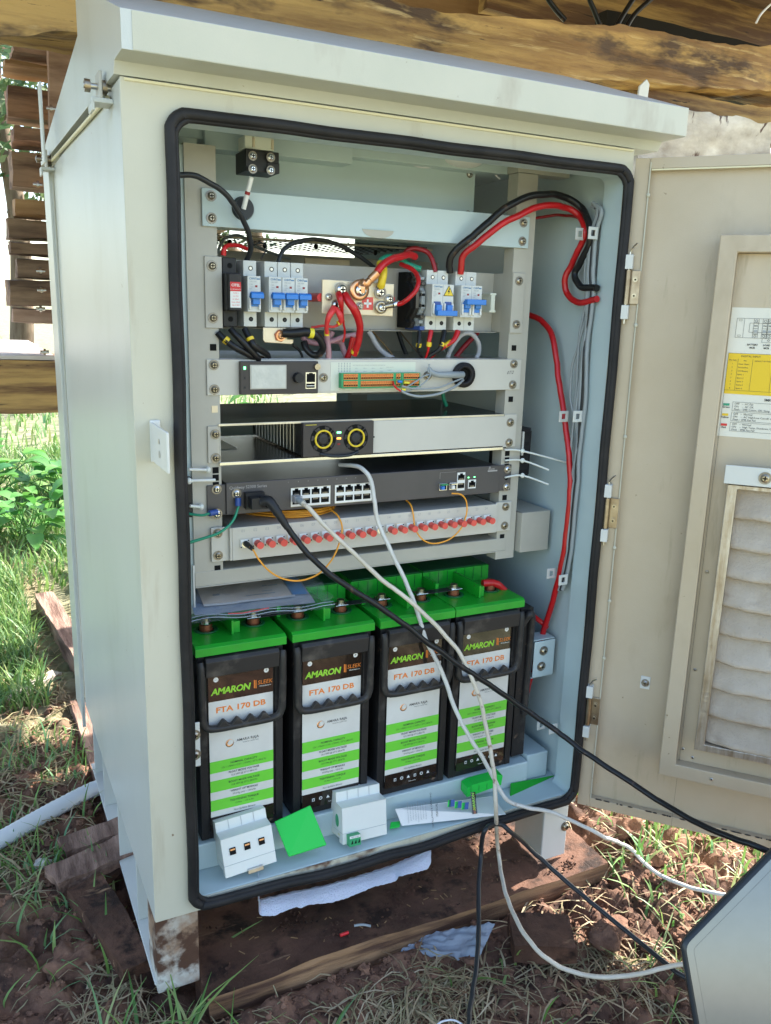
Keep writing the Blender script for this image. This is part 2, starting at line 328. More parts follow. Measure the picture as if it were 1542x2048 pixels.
        me.polygons.foreach_set('material_index', s.mi); me.polygons.foreach_set('use_smooth', s.sm); me.update()
        o = bpy.data.objects.new(name, me); col.objects.link(o)
        if parent: o.parent = parent
        else: o.location = org
        if bevel:
            b = o.modifiers.new('bevel', 'BEVEL'); b.width = bevel; b.segments = bseg; b.limit_method = 'ANGLE'; b.angle_limit = radians(50); b.harden_normals = False
        if label: o['label'] = label
        if kind: o['kind'] = kind
        return o
def parent_world(o):
    m = Matrix.LocRotScale(o.location, o.rotation_euler, o.scale)
    return parent_world(o.parent) @ m if o.parent else m
def thing(name, label, cat, loc=(0, 0, 0), rz=0., group=None):
    o = bpy.data.objects.new(name, None); o.empty_display_size = .02; col.objects.link(o); o.location = loc; o.rotation_euler = (0, 0, rz)
    o['label'] = label; o['category'] = cat
    if group: o['group'] = group
    return o
def tag(o, label, cat, group=None):
    o['label'] = label; o['category'] = cat
    if group: o['group'] = group
    return o
def copy_tree(o, parent=None):
    kids = [c for c in bpy.data.objects if c.parent == o]
    c = o.copy(); col.objects.link(c); c.parent = parent
    for k in kids: copy_tree(k, c)
    return c
# ============================================================ GROUND
def ghash(x, y): return noise.noise(Vector((x, y, 3.1)))
def gh(x, y):
    near = max(0., 1-max(0, abs(x-.25)-1.2)/2) * max(0., 1-max(0, abs(y-.1)-1.0)/2.5)
    h = .012*noise.noise(Vector((x*3, y*3, 0)))+.05*noise.noise(Vector((x*.7, y*.7, 5)))*(0 if near > .99 else 1-near)
    a = abs(noise.noise(Vector((x*16, y*16, 1)))); b = noise.noise(Vector((x*42, y*42, 2))); c = noise.noise(Vector((x*95, y*95, 4)))
    rough = .35+.65*min(1, max(0, 1.4*noise.noise(Vector((x*2.2, y*2.2, 9)))+.6))
    h += near*rough*(.036*a+.014*b+.007*c)
    # hollow beneath the cabinet and keep the planks clear
    if -.14 < x < .66 and -.16 < y < .6: h -= .016
    if x > .62 and y > -.35: h += .01
    if y < -.17: h -= .018*min(1, (-.17-y)/.1)
    return h+.022
def axis(a, b, st, far, grow):
    v = list(np.arange(a, b+1e-9, st)); s = st; x = b
    while x < far: s *= grow; x += s; v.append(x)
    s = st; x = a
    while x > -far: s *= grow; x -= s; v.insert(0, x)
    return v
xs = axis(-.75, 1.25, .008, 260, 1.13); ys = axis(-.75, 1.3, .008, 260, 1.13)
vs = []; nx = len(xs)
for y in ys:
    for x in xs: vs.append((x, y, gh(x, y)))
g = MB(); g.add(vs, [(j*nx+i, j*nx+i+1, (j+1)*nx+i+1, (j+1)*nx+i) for j in range(len(ys)-1) for i in range(nx-1)], 'soil', True)
g.build('ground', kind='structure')
# soil clods
cl = MB()
for k in range(2600):
    r = rnd.random()
    if r < .45: x, y = rnd.uniform(-.35, .75), rnd.uniform(-.50, -.16)
    elif r < .75: x, y = rnd.uniform(.62, 1.25), rnd.uniform(-.45, .7)
    else: x, y = rnd.uniform(-.55, -.13), rnd.uniform(-.1, .9)
    s = rnd.uniform(.0015, .007)*(2.2 if rnd.random() < .07 else 1)
    cl.ball((x, y, gh(x, y)+s*.25), s*rnd.uniform(.8, 1.4), s*rnd.uniform(.8, 1.3), s*rnd.uniform(.5, .9), 'clod', n=5, lump=1.0, seed=k*.37, smooth=False)
for k in range(4600):
    q_ = rnd.random(); x, y = (rnd.uniform(-.04, .58), rnd.uniform(-.145, .02)) if q_ < .3 else (rnd.uniform(-.4, .8), rnd.uniform(-.5, -.16)) if q_ < .8 else (rnd.uniform(-.5, -.13), rnd.uniform(-.1, .5))
    if q_ < .3 and noise.noise(Vector((x*14, y*22, 4))) < .12: continue
    z = .0530 if q_ < .3 else gh(x, y); s = rnd.uniform(.0008, .0026); cl.ball((x, y, z), s*rnd.uniform(.8, 1.6), s*rnd.uniform(.8, 1.4), s, 'plank_mud' if q_ < .3 or rnd.random() < .4 else 'clod', n=3, lump=.9, seed=k*.7, smooth=False)
o = cl.build('soil_clods', kind='stuff'); tag(o, 'loose red brown clods of soil scattered over the ground', 'soil')
# grass blades
def blades(mb, n, region, hmin, hmax, wmin, wmax, m, lean=.6, flat=False, z0=None, seg=4, cond=None):
    k = 0; tries = 0
    while k < n and tries < n*6:
        tries += 1
        x, y = region()
        if cond and not cond(x, y): continue
        k += 1
        h = rnd.uniform(hmin, hmax); w = rnd.uniform(wmin, wmax); a = rnd.uniform(0, 2*pi); d = Vector((cos(a), sin(a), 0)); sd = Vector((-sin(a), cos(a), 0))
        b = Vector((x, y, (gh(x, y) if z0 is None else z0(x, y))-.003)); vs = []; bend = rnd.uniform(.2, 1)*lean; tw = rnd.uniform(-.4, .4)
        for i in range(seg+1):
            t = i/seg
            if flat: p = b+d*(h*t)+Vector((0, 0, .004+.012*sin(pi*t)*rnd.uniform(.3, 1)))+sd*(h*tw*t*t)
            else: p = b+Vector((0, 0, 1))*(h*(t-.35*bend*t*t))+d*(h*bend*t*t)+sd*(h*tw*.3*t*t)
            ww = w*(1-t**2.2)*.5+.0002
            up = Vector((0, 0, .5*ww*(i % 2))) if flat else Vector((0, 0, 0))
            vs += [p-sd*ww+up, p+sd*ww]
        mb.add(vs, [(2*i, 2*i+1, 2*i+3, 2*i+2) for i in range(seg)], m, True)
def R(x0, x1, y0, y1): return lambda: (rnd.uniform(x0, x1), rnd.uniform(y0, y1))
free = lambda x, y: not (-.15 < x < .66 and -.16 < y < .75)
gr = MB()
blades(gr, 8500, R(-.9, .4, 1.7, 4.5), .04, .11, .004, .009, 'grass', .9, seg=3)
blades(gr, 7500, R(-.6, .1, .85, 1.9), .03, .09, .003, .006, 'grass', .9, cond=lambda x, y: free(x, y) and not (-.17 < x < -.02))
blades(gr, 2600, R(-2.5, 2.5, 4.5, 9), .08, .18, .010, .02, 'grass', .7, seg=2)
blades(gr, 1300, R(.66, 1.5, -.2, .9), .02, .07, .003, .006, 'grass', 1., cond=lambda x, y: noise.noise(Vector((x*5, y*5, 0))) > -.12)
blades(gr, 170, R(.60, 1.1, -.32, -.08), .03, .08, .003, .006, 'grass', 1.2)
blades(gr, 520, R(-.45, -.13, .1, .75), .02, .06, .002, .005, 'grass', 1.3, cond=lambda x, y: noise.noise(Vector((x*7, y*5, 3))) > -.05)
blades(gr, 260, R(-.45, -.13, -.05, .7), .02, .07, .002, .005, 'grass', 1.2)
blades(gr, 90, R(-.25, .6, -.5, -.22), .03, .09, .002, .005, 'grass', 1.3, cond=lambda x, y: noise.noise(Vector((x*6, y*6, 7))) > 0)
blades(gr, 70, R(-.22, -.08, -.25, -.14), .04, .10, .003, .006, 'grass', 1.3)
o = gr.build('grass', kind='stuff'); tag(o, 'green grass growing round the cabinet and out behind it', 'grass')
st = MB()
blades(gr, 420, lambda: (rnd.gauss(-.13, .05), rnd.gauss(1.55, .10)), .12, .24, .004, .007, 'grass', 1.1)
blades(st, 4600, R(-.6, -.12, .15, 2.4), .02, .09, .0015, .004, 'straw', flat=True, cond=lambda x, y: free(x, y))
blades(st, 560, R(-.3, .62, -.52, -.165), .02, .09, .001, .003, 'straw', flat=True, cond=lambda x, y: noise.noise(Vector((x*5, y*5, 2))) > -.05)
blades(st, 1500, R(.62, 1.4, -.45, .9), .02, .08, .0015, .0035, 'straw', flat=True)
blades(st, 430, lambda: (rnd.gauss(.20, .08), rnd.gauss(-.245, .028)), .02, .08, .001, .003, 'straw', flat=True)
blades(st, 260, lambda: (rnd.gauss(-.16, .05), rnd.gauss(-.12, .07)), .02, .08, .001, .003, 'straw', flat=True, cond=lambda x, y: x < -.13)
blades(st, 200, lambda: (rnd.gauss(.50, .05), rnd.gauss(-.30, .04)), .02, .08, .001, .0025, 'straw', flat=True)
o = st.build('cut_grass', kind='stuff'); tag(o, 'dry cut grass and straw littering the bare soil', 'cut grass')
# ============================================================ CABINET
XL, XR, YF, ZT, ZB, YB = -.1233, .5605, -.12, 1.1653, .1606, .552
GL, GR, GT, GB = -.0748, .5525, 1.1368, .1712      # gasket centre line
cab = thing('equipment_cabinet', 'tall grey steel outdoor cabinet with its door swung open to show racked equipment', 'cabinet', (.2186, .2, .05))
b = MB(); T = .0022
def rrect(x0, x1, z0, z1, r, n=6):
    out = []
    for (cx, cz, a0) in ((x1-r, z1-r, 0), (x0+r, z1-r, 90), (x0+r, z0+r, 180), (x1-r, z0+r, 270)):
        for k in range(n+1): a = radians(a0+90*k/n); out.append((cx+r*cos(a), cz+r*sin(a)))
    return out
def frame(mb, outer, inner, y0, y1, m):    # flat ring between two outlines of equal length
    n = len(outer); vs = [(u, y0, v) for u, v in outer]+[(u, y0, v) for u, v in inner]+[(u, y1, v) for u, v in outer]+[(u, y1, v) for u, v in inner]
    fs = []
    for k in range(n):
        j = (k+1) % n; fs += [(k, j, n+j, n+k), (2*n+k, 3*n+k, 3*n+j, 2*n+j), (k, 2*n+k, 2*n+j, j), (n+k, n+j, 3*n+j, 3*n+k)]
    mb.add(vs, fs, m)
OX0, OX1, OZ0, OZ1 = -.0672, .5478, .1790, 1.1305
out = rrect(XL, XR, ZB, ZT, .0015); inn = rrect(OX0, OX1, OZ0, OZ1, .013)
f = MB(); frame(f, out, inn, YF, YF+T, 'paint_front')
f.build('front_frame', cab, .0008)
f = MB(); inn2 = rrect(OX0-.001, OX1+.001, OZ0-.001, OZ1+.001, .013)
n = len(inn); vs = [(u, YF+T, v) for u, v in inn2]+[(u, YF+.042, v) for u, v in inn2]
f.add(vs, [(k, (k+1) % n, n+(k+1) % n, n+k) for k in range(n)], 'paint_in_skytint', True)
f.build('opening_return', cab)
b.box(XL, XL+T, YF+T+.0003, YB, ZB, ZT-.001, 'paint_side'); b.build('left_wall', cab, .0008)
b = MB(); b.box(XR-T, XR, YF+T+.0003, YB, ZB, ZT-.001, 'paint_in_skytint')
b.build('right_wall', cab, .0008)
b = MB(); b.box(XL+T, XR-T, YF+T, YB, ZT-.004, ZT-.0012, 'paint_in_skytint'); b.build('ceiling_panel', cab)
# floor pan: ledge behind the gasket, upstand and battery tray
b = MB(); b.box(XL+T, XR-T, YF+T, YB, ZB, .1795, 'paint_in_skytint')
b.box(XL+T+.05, .5, -.066, .5, .1795, .2195, 'paint_in_skytint'); b.box(.502, XR-T-.014, -.060, .4, .1795, .226, 'paint_in_skytint')
b.build('floor_pan', cab, .002)
# rear wall with two openings
b = MB(); yb = YB-.012
for (x0, x1, z0, z1) in ((XL+T, XR-T, .18, .725), (XL+T, .145, .725, .80), (.405, .43, .725, .80), (.475, XR-T, .725, .80), (XL+T, XR-T, .80, 1.012), (XL+T, .10, 1.012, 1.10), (.44, XR-T, 1.012, 1.10), (XL+T, XR-T, 1.10, ZT-.005)):
    b.box(x0, x1, yb, yb+T, z0, z1, 'paint_in_skytint')
b.box(.43, .475, yb, yb+T, .725, .80, 'rack')
b.build('rear_wall', cab)
b = MB(); b.box(XL-.004, XL-.001, YB+.001, .69, .112, 1.172, 'paint_side'); b.box(XL-.004, XL+.05, .688, .691, .112, 1.172, 'paint_side')
b.box(XL-.008, XL-.004, YB+.001, YB+.004, .112, 1.172, 'paint_side')
b.build('rear_cover', cab, .001)
# roof
rx0, rx1 = -.119, .603
prof = [(-.17, 1.178), (-.17, 1.2135), (.11, 1.312), (.128, 1.312), (.128, 1.262), (.70, 1.194), (.70, 1.183), (YF+.001, 1.1665), (YF-.006, 1.178)]
b = MB(); b.prism(prof, rx0-.010, rx1, 'paint_side', 'yz')
b.box(rx0+.0005, rx1-.0005, -.1706, -.1701, 1.1785, 1.2130, 'paint')
b.build('roof', cab, .0025)
b = MB(); b.box(XL+.004, XR-.003, YF-.0018, YF, ZT-.0035, ZT-.0012, 'seam'); b.build('roof_seam', cab)
# strip and lifting lugs on the left side
b = MB(); b.tube([(XL-.003, -.06, 1.156), (XL-.003, .2, 1.162), (XL-.003, .6, 1.172)], .0028, 'seam', n=6); b.build('edge_trim', cab)
for (px, py) in ((198, 178), (92, 322)):
    q = at(px, py, 'x', XL-.012); lug = MB()
    lug.box(q.x-.010, q.x+.012, q.y-.014, q.y+.014, q.z-.016, q.z-.011, 'paint_side'); lug.box(q.x-.0015, q.x+.0015, q.y-.014, q.y+.014, q.z-.012, q.z+.016, 'rack')
    lug.box(q.x-.010, q.x-.007, q.y-.014, q.y+.014, q.z-.024, q.z-.014, 'paint_side')
    lo = lug.build('lifting_lug', cab, .0008)
    bo = MB(); bo.cyl((q.x-.016, q.y, q.z+.002), (q.x+.012, q.y, q.z+.002), .0032, 'steel', n=10); bo.cyl((q.x-.015, q.y, q.z+.002), (q.x-.009, q.y, q.z+.002), .0065, 'brass', n=6); bo.cyl((q.x+.003, q.y, q.z+.002), (q.x+.008, q.y, q.z+.002), .0075, 'brass', n=6)
    bo.build('bolt', lo)
q = at(83, 235, 'x', -.15); b = MB(); q2 = at(88, 330, 'x', -.15); b.box(-.152, -.149, q.y-.02, q.y+.012, q2.z, at(80, 165, 'x', -.15).z, 'paint_side'); b.build('upright_strap', cab, .001)
b = MB(); b.box(-.123, -.1185, -.012, -.006, 1.178, 1.30, 'rubber'); b.build('side_seam', cab)
# gasket
pts = []
for (x, z) in rrect(GL, GR, GB, GT, .020, 4):
    pts.append((x, YF-.0052, z))
# add points along the straight sides so the seal can sag a little
P2 = []
for k in range(len(pts)):
    a, c = Vector(pts[k]), Vector(pts[(k+1) % len(pts)]); n = max(1, int((c-a).length/.05))
    for j in range(n):
        p = a.lerp(c, j/n); u = (p.x-GL)/(GR-GL)
        if p.z < .2 and .02 < u < .98: p.z -= .008*sin(pi*min(1, u*1.1))**2*(1+.3*sin(u*25)); p.y -= .002
        else: p.x += .0006*sin(p.z*31); p.z += .0005*sin(p.x*40)
        P2.append(p)
gk = MB(); gk.tube([Vector((p.x, p.y, p.z)) for p in P2], .0062, 'rubber', n=12, sub=3, closed=True)
cx, cz = (GL+GR)/2, (GB+GT)/2
def inset(p, d):
    q = p.copy(); q.x += d*(-1 if p.x > cx else 1)*(1 if abs(p.x-cx) > (GR-GL)/2-.03 else 0); q.z += d*(-1 if p.z > cz else 1)*(1 if abs(p.z-cz) > (GT-GB)/2-.03 else 0); return q
gk.tube([inset(p, .0052)+Vector((0, .001, 0)) for p in P2], .0036, 'rubber', n=8, sub=3, closed=True)
gk.build('door_seal', cab)
# latch tab on the left jamb
b = MB(); a = Y(303, 880, YF); c = at(338, 880, 'x', a.x+.001)
b.box(a.x-.0015, a.x+.0015, c.y, YF, .768, .812, 'paint_leg'); b.box(a.x-.002, a.x+.010, YF-.004, YF-.001, .766, .814, 'paint_leg')
b.cyl((a.x-.0021, (c.y+YF)/2-.006, .797), (a.x-.0018, (c.y+YF)/2-.006, .797), .003, 'steel', n=12); b.cyl((a.x-.0021, (c.y+YF)/2-.006, .783), (a.x-.0018, (c.y+YF)/2-.006, .783), .004, 'rack', n=12)
b.build('latch_plate', cab, .003)
# plinth and legs
b = MB(); b.box(XL+.030, XL+.0325, YF+.012, .50, .058, ZB-.001, 'paint_leg'); b.box(XL-.002, XL+.0295, YF+.010, .50, .056, .0590, 'paint_leg')
for y in (.02, .18, .34, .46): b.box(XL+.0005, XL+.0295, y, y+.0025, .0592, ZB-.002, 'paint_side')
b.build('plinth_beam', cab, .001)
lf = MB(); lf.box(XL+.001, XL+.057, YF+.006, YF+.009, .045, ZB-.001, 'paint_mud'); lf.box(XL+.001, XL+.0035, YF+.009, YF+.06, .045, ZB-.001, 'paint_mud')
lf.build('leg', cab, .004, label='muddy front leg')
lf = MB(); lf.box(XR-.052, XR-.003, YF+.012, YF+.015, .055, ZB-.001, 'paint_leg'); lf.box(XR-.052, XR-.0495, YF+.015, YF+.09, .055, ZB-.001, 'rack')
lo = lf.build('leg', cab, .003)
b = MB(); q = Y(1130, 1652, YF+.012); b.screw(q, .006); b.build('bolt', lo)
lf = MB(); lf.cut(); lf.box(XL+.03, XL+.033, .42, .48, .03, ZB-.001, 'paint_leg'); lf.cut(); lf.box(XR-.03, XR-.027, .42, .48, .03, ZB-.001, 'paint_leg'); lf.build('leg', cab)
# rack rails
def rail(x0, x1, zb, zt, name='rack_rail'):
    r = MB(); r.box(x0, x1, 0, .0022, zb, zt, 'rack'); out_ = x0 if x0 < .2 else x1
    r.box(out_-(.0022 if x0 > .2 else 0), out_+(0 if x0 > .2 else .0022), .0022, .035, zb, zt, 'rack')
    inn_ = x1-.0022 if x0 < .2 else x0
    r.box(inn_, inn_+.0022, .0022, .025, zb, zt, 'rack')
    return r
HX = (.0, .4651)
def holes(r, hx, zs):
    for z in zs: r.box(hx-.0042, hx+.0042, -.0004, -.0001, z-.0042, z+.0042, 'hole')
r = rail(-.0313, .0077, .586, 1.130); holes(r, .0, (.8887, .7185, .7085, .7285+.0000, .5925)); r.box(-.0036, .0044, -.0006, -.0002, .805, .814, 'tinned')
ob = r.build('rack_rail', cab)
r = rail(.4544, .4895, .5554, 1.140); holes(r, .4651, (.8905, .8127, .7282, .7175, .7075, .6570, .5925))
for k in range(3): r.cyl((.4651, -.0006, .72), (.4651, -.0002, .72), .001, 'hole')
ob = r.build('rack_rail', cab)
b = MB(); b.box(-.045, -.031, .004, .007, .53, 1.128, 'paint_in_skytint'); b.box(-.0335, -.0313, 0, .06, .53, .60, 'paint_leg'); b.build('left_upright', cab)
b = MB(); b.box(-.0313, .4725, -.001, .0015, .5695, .590, 'rack'); b.box(-.0313, .4895, .002, .34, .5885, .590, 'rack'); b.box(-.0313, .4725, -.001, .03, .5675, .5693, 'rack')
b.box(.493, .5485, -.012, -.010, .566, .632, 'rack'); b.box(.493, .495, -.010, .14, .566, .632, 'rack'); b.box(.493, .5485, -.010, .14, .630, .632, 'rack')
b.build('lower_rack_tray', cab, .001)
b = MB(); b.box(.0, .20, .02, .06, 1.130, 1.1585, 'paint_in_skytint'); b.box(-.031, .49, .03, .075, 1.141, 1.156, 'paint_in_skytint'); b.box(.4544, .548, .002, .03, 1.141, 1.158, 'rack')
b.build('top_cross_bar', cab, .001)
# cable clips on the right jamb
def clip(px, py, y):
    c = at(px, py, 'x', .532); y = c.y; k = MB(); s = .0085
    frame(k, [(c.x-s, c.z-s), (c.x+s, c.z-s), (c.x+s, c.z+s), (c.x-s, c.z+s)], [(c.x-.0035, c.z-.004), (c.x+.0035, c.z-.004), (c.x+.0035, c.z+.004), (c.x-.0035, c.z+.004)], y, y+.0018, 'paint_leg')
    return k.build('cable_clip', cab, .0006)
for a_ in ((1161, 468, -.02), (1187, 466, -.02), (1128, 833, -.02), (1156, 833, -.02), (1103, 1147, -.02), (1127, 1160, -.02), (1083, 1450, .02), (1107, 1458, .0)): clip(*a_)
# small angle bracket low on the right jamb and tab low on the left
b = MB(); p0 = Y(1078, 1275, -.05); x0 = .506
b.box(x0, .5475, -.052, -.0498, .362, .424, 'paint_in_skytint'); b.box(x0-.012, .5475, -.0498, -.02, .4245, .4265, 'paint_in_skytint'); b.box(x0-.012, .5475, -.0498, -.02, .3595, .3615, 'paint_in_skytint')
ob = b.build('side_bracket', cab, .001)
b = MB(); b.screw((.5245, -.052, .407), .0055); b.screw((.522, -.052, .380), .0055); b.build('screw', ob)
b = MB(); a = Y(393, 1455, -.085); b.box(OX0, a.x+.004, -.087, -.085, .352, .415, 'paint_leg'); b.box(OX0, OX0+.002, -.12, -.087, .352, .415, 'paint_in_skytint'); ob = b.build('latch_keeper', cab, .001)
b = MB(); b.screw((a.x-.003, -.087, .398), .005); b.screw((a.x-.003, -.087, .370), .005); b.build('screw', ob)
# ---------------- door (local frame: x along the door from the hinge, -y towards the inside, z up)
DA = radians(49)
door = thing('door', '', '', (XR, YF, 0), -DA); del door['label']; del door['category']; door.parent = cab
door.location = Vector((XR, YF, 0))-Vector(cab.location)
door['label'] = 'open door with its inner side showing'
TD = Matrix.Translation((XR, YF, 0)) @ Matrix.Rotation(-DA, 4, 'Z')
def DM(): return MB(TD)
DW, DZ0, DZ1 = .68, .1575, 1.1535
d = DM(); d.box(0.003, DW, .012, .0145, DZ0, DZ1, 'paint_door')
d.box(0.003, .0225, 0, .0118, DZ0, DZ1, 'paint_door')
d.box(.0227, DW, .0005, .0118, DZ0, DZ0+.016, 'paint_door'); d.box(.0227, DW, .0005, .0118, DZ1-.014, DZ1, 'paint_door'); d.box(DW-.02, DW, .0005, .0118, DZ0+.0162, DZ1-.0142, 'paint_door')
d.build('door_skin', door, .0008)
d = DM(); d.box(.0230, .0245, -.0022, .0015, DZ0+.0165, DZ1-.006, 'paint'); d.box(.0255, DW, -.0012, .0005, DZ1-.0165, DZ1-.0145, 'seam')
for z in (1.105, .930, .770, .60, .515, .42, .25): d.ball((.0240, -.002, z), .0028, .002, .0032, 'paint', n=5)
for k in range(60): x = rnd.uniform(.03, .5); d.ball((x, -.0002, DZ0+.0165), rnd.uniform(.001, .006), .0012, .0012, 'black_dust', n=4)
d.build('door_lip', door)
# hinges
for zc in (.982, .654, .329):
    d = DM(); d.box(.0085, .0245, -.0042, -.0024, zc-.023, zc+.023, 'brass'); d.cyl((.0080, -.008, zc-.023), (.0080, -.008, zc+.023), .0046, 'brass', n=14)
    ob = d.build('hinge', door, .0006)
    e = DM(); e.cut(); e.box(.002, .0130, -.0135, -.001, zc+.0245, zc+.044, 'paint_leg')
    e.cyl((.008, -.008, zc-.050), (.008, -.008, zc+.048), .0016, 'steel', n=8); e.tube([(.008, -.008, zc+.046), (.011, -.010, zc+.053), (.017, -.014, zc+.059)], .0012, 'steel', n=6); e.cut(); e.box(.002, .0130, -.0135, -.001, zc-.044, zc-.0245, 'paint_leg')
    e.build('hinge_knuckle', door, .0008)
    for dz in (-.0115, .0105): e = DM(); e.cyl((.0180, -.0042, zc+dz), (.0180, -.0052, zc+dz), .0052, 'brass', n=18); e.cyl((.0180, -.0052, zc+dz), (.0180, -.0068, zc+dz), .0032, 'zinc', n=12); e.cyl((.0180, -.0068, zc+dz), (.0180, -.0069, zc+dz), .0014, 'hole', n=8); e.build('bolt', door)
# raised filter housing
d = DM(); o_ = [(.124, .2585), (DW-.12, .2585), (DW-.12, 1.0505), (.124, 1.0505)]; i_ = [(.1475, .281), (DW-.1435, .281), (DW-.1435, 1.028), (.1475, 1.028)]
frame(d, o_, i_, -.030, -.002, 'paint_door'); d.build('filter_housing', door, .0015)
d = DM(); d.box(.1478, DW-.1438, -.013, -.011, .2815, 1.0275, 'paint_door')
d.build('housing_back', door)
d = DM()
for (s, z, off) in ((.171, .735, -.0135), (.158, .585, -.0135), (.158, .432, -.0135), (.155, .301, -.0135), (.170, .290, -.0135), (.20, .2700, -.0305)): d.screw((s, off, z), .0024, 'steel', d=(0, -1, 0), washer=False)
d.v = [v for v in d.v]
d.build('screw', door)
# hood above the filter
d = DM(); d.box(.1655, DW-.16, -.040, -.0135, .722, .7245, 'paint_leg'); d.box(.1655, DW-.16, -.0415, -.040, .722, .748, 'paint_leg'); ob = d.build('filter_hood', door, .001)
d = DM(); d.screw((.2165, -.0415, .7345), .0058, 'zinc'); d.build('screw', door)
# filter: metal frame and pleated cloth
d = DM(); o_ = [(.1705, .3150), (DW-.165, .3150), (DW-.165, .7200), (.1705, .7200)]; i_ = [(.184, .326), (DW-.179, .326), (DW-.179, .7145), (.184, .7145)]
frame(d, o_, i_, -.036, -.014, 'alu'); flt = d.build('filter_frame', door, .001)
d = DM(); NX = 44; PH = .0430
d.box(.1843, DW-.1793, -.0150, -.0140, .3265, .7140, 'pleat_gap_shade')  # dark sheet behind the pleats, painted as the shade in their gaps
for k in range(9):
    zb = .3290+PH*k; vs = []; NP = 14
    for j in range(NP+1):
        u = j/NP
        for i in range(NX+1):
            s_ = .1845+(DW-.18-.1845)*i/NX; e_ = min(1, (s_-.1845)/.030); wv = noise.noise(Vector((s_*11, k*3.7, 0))); wv2 = noise.noise(Vector((s_*45, u*6, k)))
            if u < .72: v = u/.72; y = -.0160-.0200*v**1.3; z = zb+PH*1.02-(PH*.93)*v
            else: v = (u-.72)/.28*pi; y = -.0360+.0060*(1-cos(v))/2-.0008*sin(v); z = zb+PH*.09-.0050*sin(v)-.001*(1-cos(v))
            vs.append((s_, -.0155+(y+.0155)*(.55+.45*e_)+.0012*wv2, z+.0045*wv*e_+.004*sin(pi*min(1, (s_-.18)/.33))*-.5+.0006*wv2))
    d.add(vs, [(j*(NX+1)+i, j*(NX+1)+i+1, (j+1)*(NX+1)+i+1, (j+1)*(NX+1)+i) for j in range(NP) for i in range(NX)], 'filter', True)
d.build('filter_cloth', door)
# small fixing on the door panel
d = DM(); d.box(.081, .0955, .0105, .0118, .376, .397, 'paint_leg'); ob = d.build('fixing_plate', door, .001)
d = DM(); d.screw((.0885, .0104, .3865), .0042, 'steel'); d.build('screw', door)
# instruction sticker
d = DM(); yS = -.0134
d.box(.149, .50, yS, -.0131, .7835, .958, 'sticker'); d.box(.1515, .50, yS-.0004, yS-.0001, .8425, .8975, 'sticker_y')
tx = lambda t, s, z, size, m='txt', **k: d.text(t, (s, yS-.0007, z), size, m, **k)
def line(x0, x1, z0, z1, w=.0003, m='txt'):
    if abs(x1-x0) > abs(z1-z0): d.box(x0, x1, yS-.0007, yS-.0005, z0-w/2, z0+w/2, m)
    else: d.box(x0-w/2, x0+w/2, yS-.0007, yS-.0005, z0, z1, m)
def rct(x0, x1, z0, z1, w=.0003): line(x0, x1, z0, z0, w); line(x0, x1, z1, z1, w); line(x0, x0, z0, z1, w); line(x1, x1, z0, z1, w)
rct(.157, .26, .9185, .944); rct(.157, .1665, .9185, .944)
for q_ in (.921, .9415): rct(.160, .1635, q_-.001, q_+.001, .0002)
for k_, xx in enumerate((.1815, .1925, .199, .2055)):
    for (za, zb_) in ((.9385, .9440), (.931, .938), (.924, .931), (.9185, .9235)): rct(xx-.003, xx+.003, za, zb_, .00035)
    tx('20A' if k_ else '50A', xx, .9345, .0026, bold=.02); d.ring((xx, yS-.0006, .941), (0, -1, 0), .0013, .0017, .0001, 'txt', n=12); d.ring((xx, yS-.0006, .921), (0, -1, 0), .0013, .0017, .0001, 'txt', n=12)
    d.box(xx-.002, xx+.002, yS-.0008, yS-.0006, .9255, .929, 'txt_grey')
rct(.191, .207, .913, .9185); d.ring((.199, yS-.0006, .916), (0, -1, 0), .001, .0014, .0001, 'txt', n=12)
rct(.1735, .2135, .926, .938, .0003)
tx('BATTERY', .1800, .9095, .0032, bold=.03); tx('MCB', .1800, .9055, .0032, bold=.03); tx('LOAD', .1975, .9095, .0032, bold=.03); tx('MCB', .1975, .9055, .0032, bold=.03)
rct(.1515, .26, .8475, .8975)
for k in range(9): line(.1515, .26, .8850-.0047*k, 0, .0003) if k else line(.1515, .26, .8905, 0, .0003)
for k in range(8): line(.1515, .26, .8855-.0047*k, 0, .0002)
for xx in (.1645, .1830, .2080): line(xx, xx, .8475, .8905, .0003)
line(.208, .208, .8905, .8975)
tx('DIGITAL INPUT', .180, .8938, .0036); tx('PFC NO.', .158, .8880, .0026); tx('NC', .1735, .8880, .0026); tx('DEFAULT SETTING', .1955, .8880, .0024)
for k, t_ in enumerate(('Door Open', 'Smoke/Fire', 'DG Battery', 'Spare 1', 'Spare 2', 'Spare 3', 'Spare 4', 'Spare 5')):
    tx(str(k+1), .158, .8833-.0047*k, .0028); tx(t_, .1655, .8833-.0047*k, .0028, align='LEFT'); tx(str(k+1), .214, .8833-.0047*k, .0028)
tx('SMR INDICATION', .2035, .8365, .0046, bold=.02, align='LEFT')
for (zc, nm, mc, ls) in ((.8255, 'Green', 'green', ('OFF   –  AC Fail', 'ON    –  AC OK', 'Flash – SMR Comm. OK, Sleep')), (.8115, 'Yellow', 'sticker_y', ('OFF   –  Normal', 'ON    –  AC High/Low Cut-off, off', 'Flash – SMR Fan Fail')), (.7975, 'Red', 'red', ('OFF   –  Normal', 'ON    –  High Temp, Shutdown, Old', 'Flash – SMR Fan Fail'))):
    d.box(.1525, .1605, yS-.0007, yS-.0004, zc+.0005, zc+.0037, mc); tx(nm, .1565, zc-.0015, .0036, bold=.02); rct(.1645, .28, zc-.0058, zc+.0062, .0003)
    for i, t_ in enumerate(ls): tx(t_, .1668, zc+.0038-.0038*i, .0036, align='LEFT')
d.build('instruction_sticker', door)
# ============================================================ RACK EQUIPMENT
SL, SR = 0., .4651
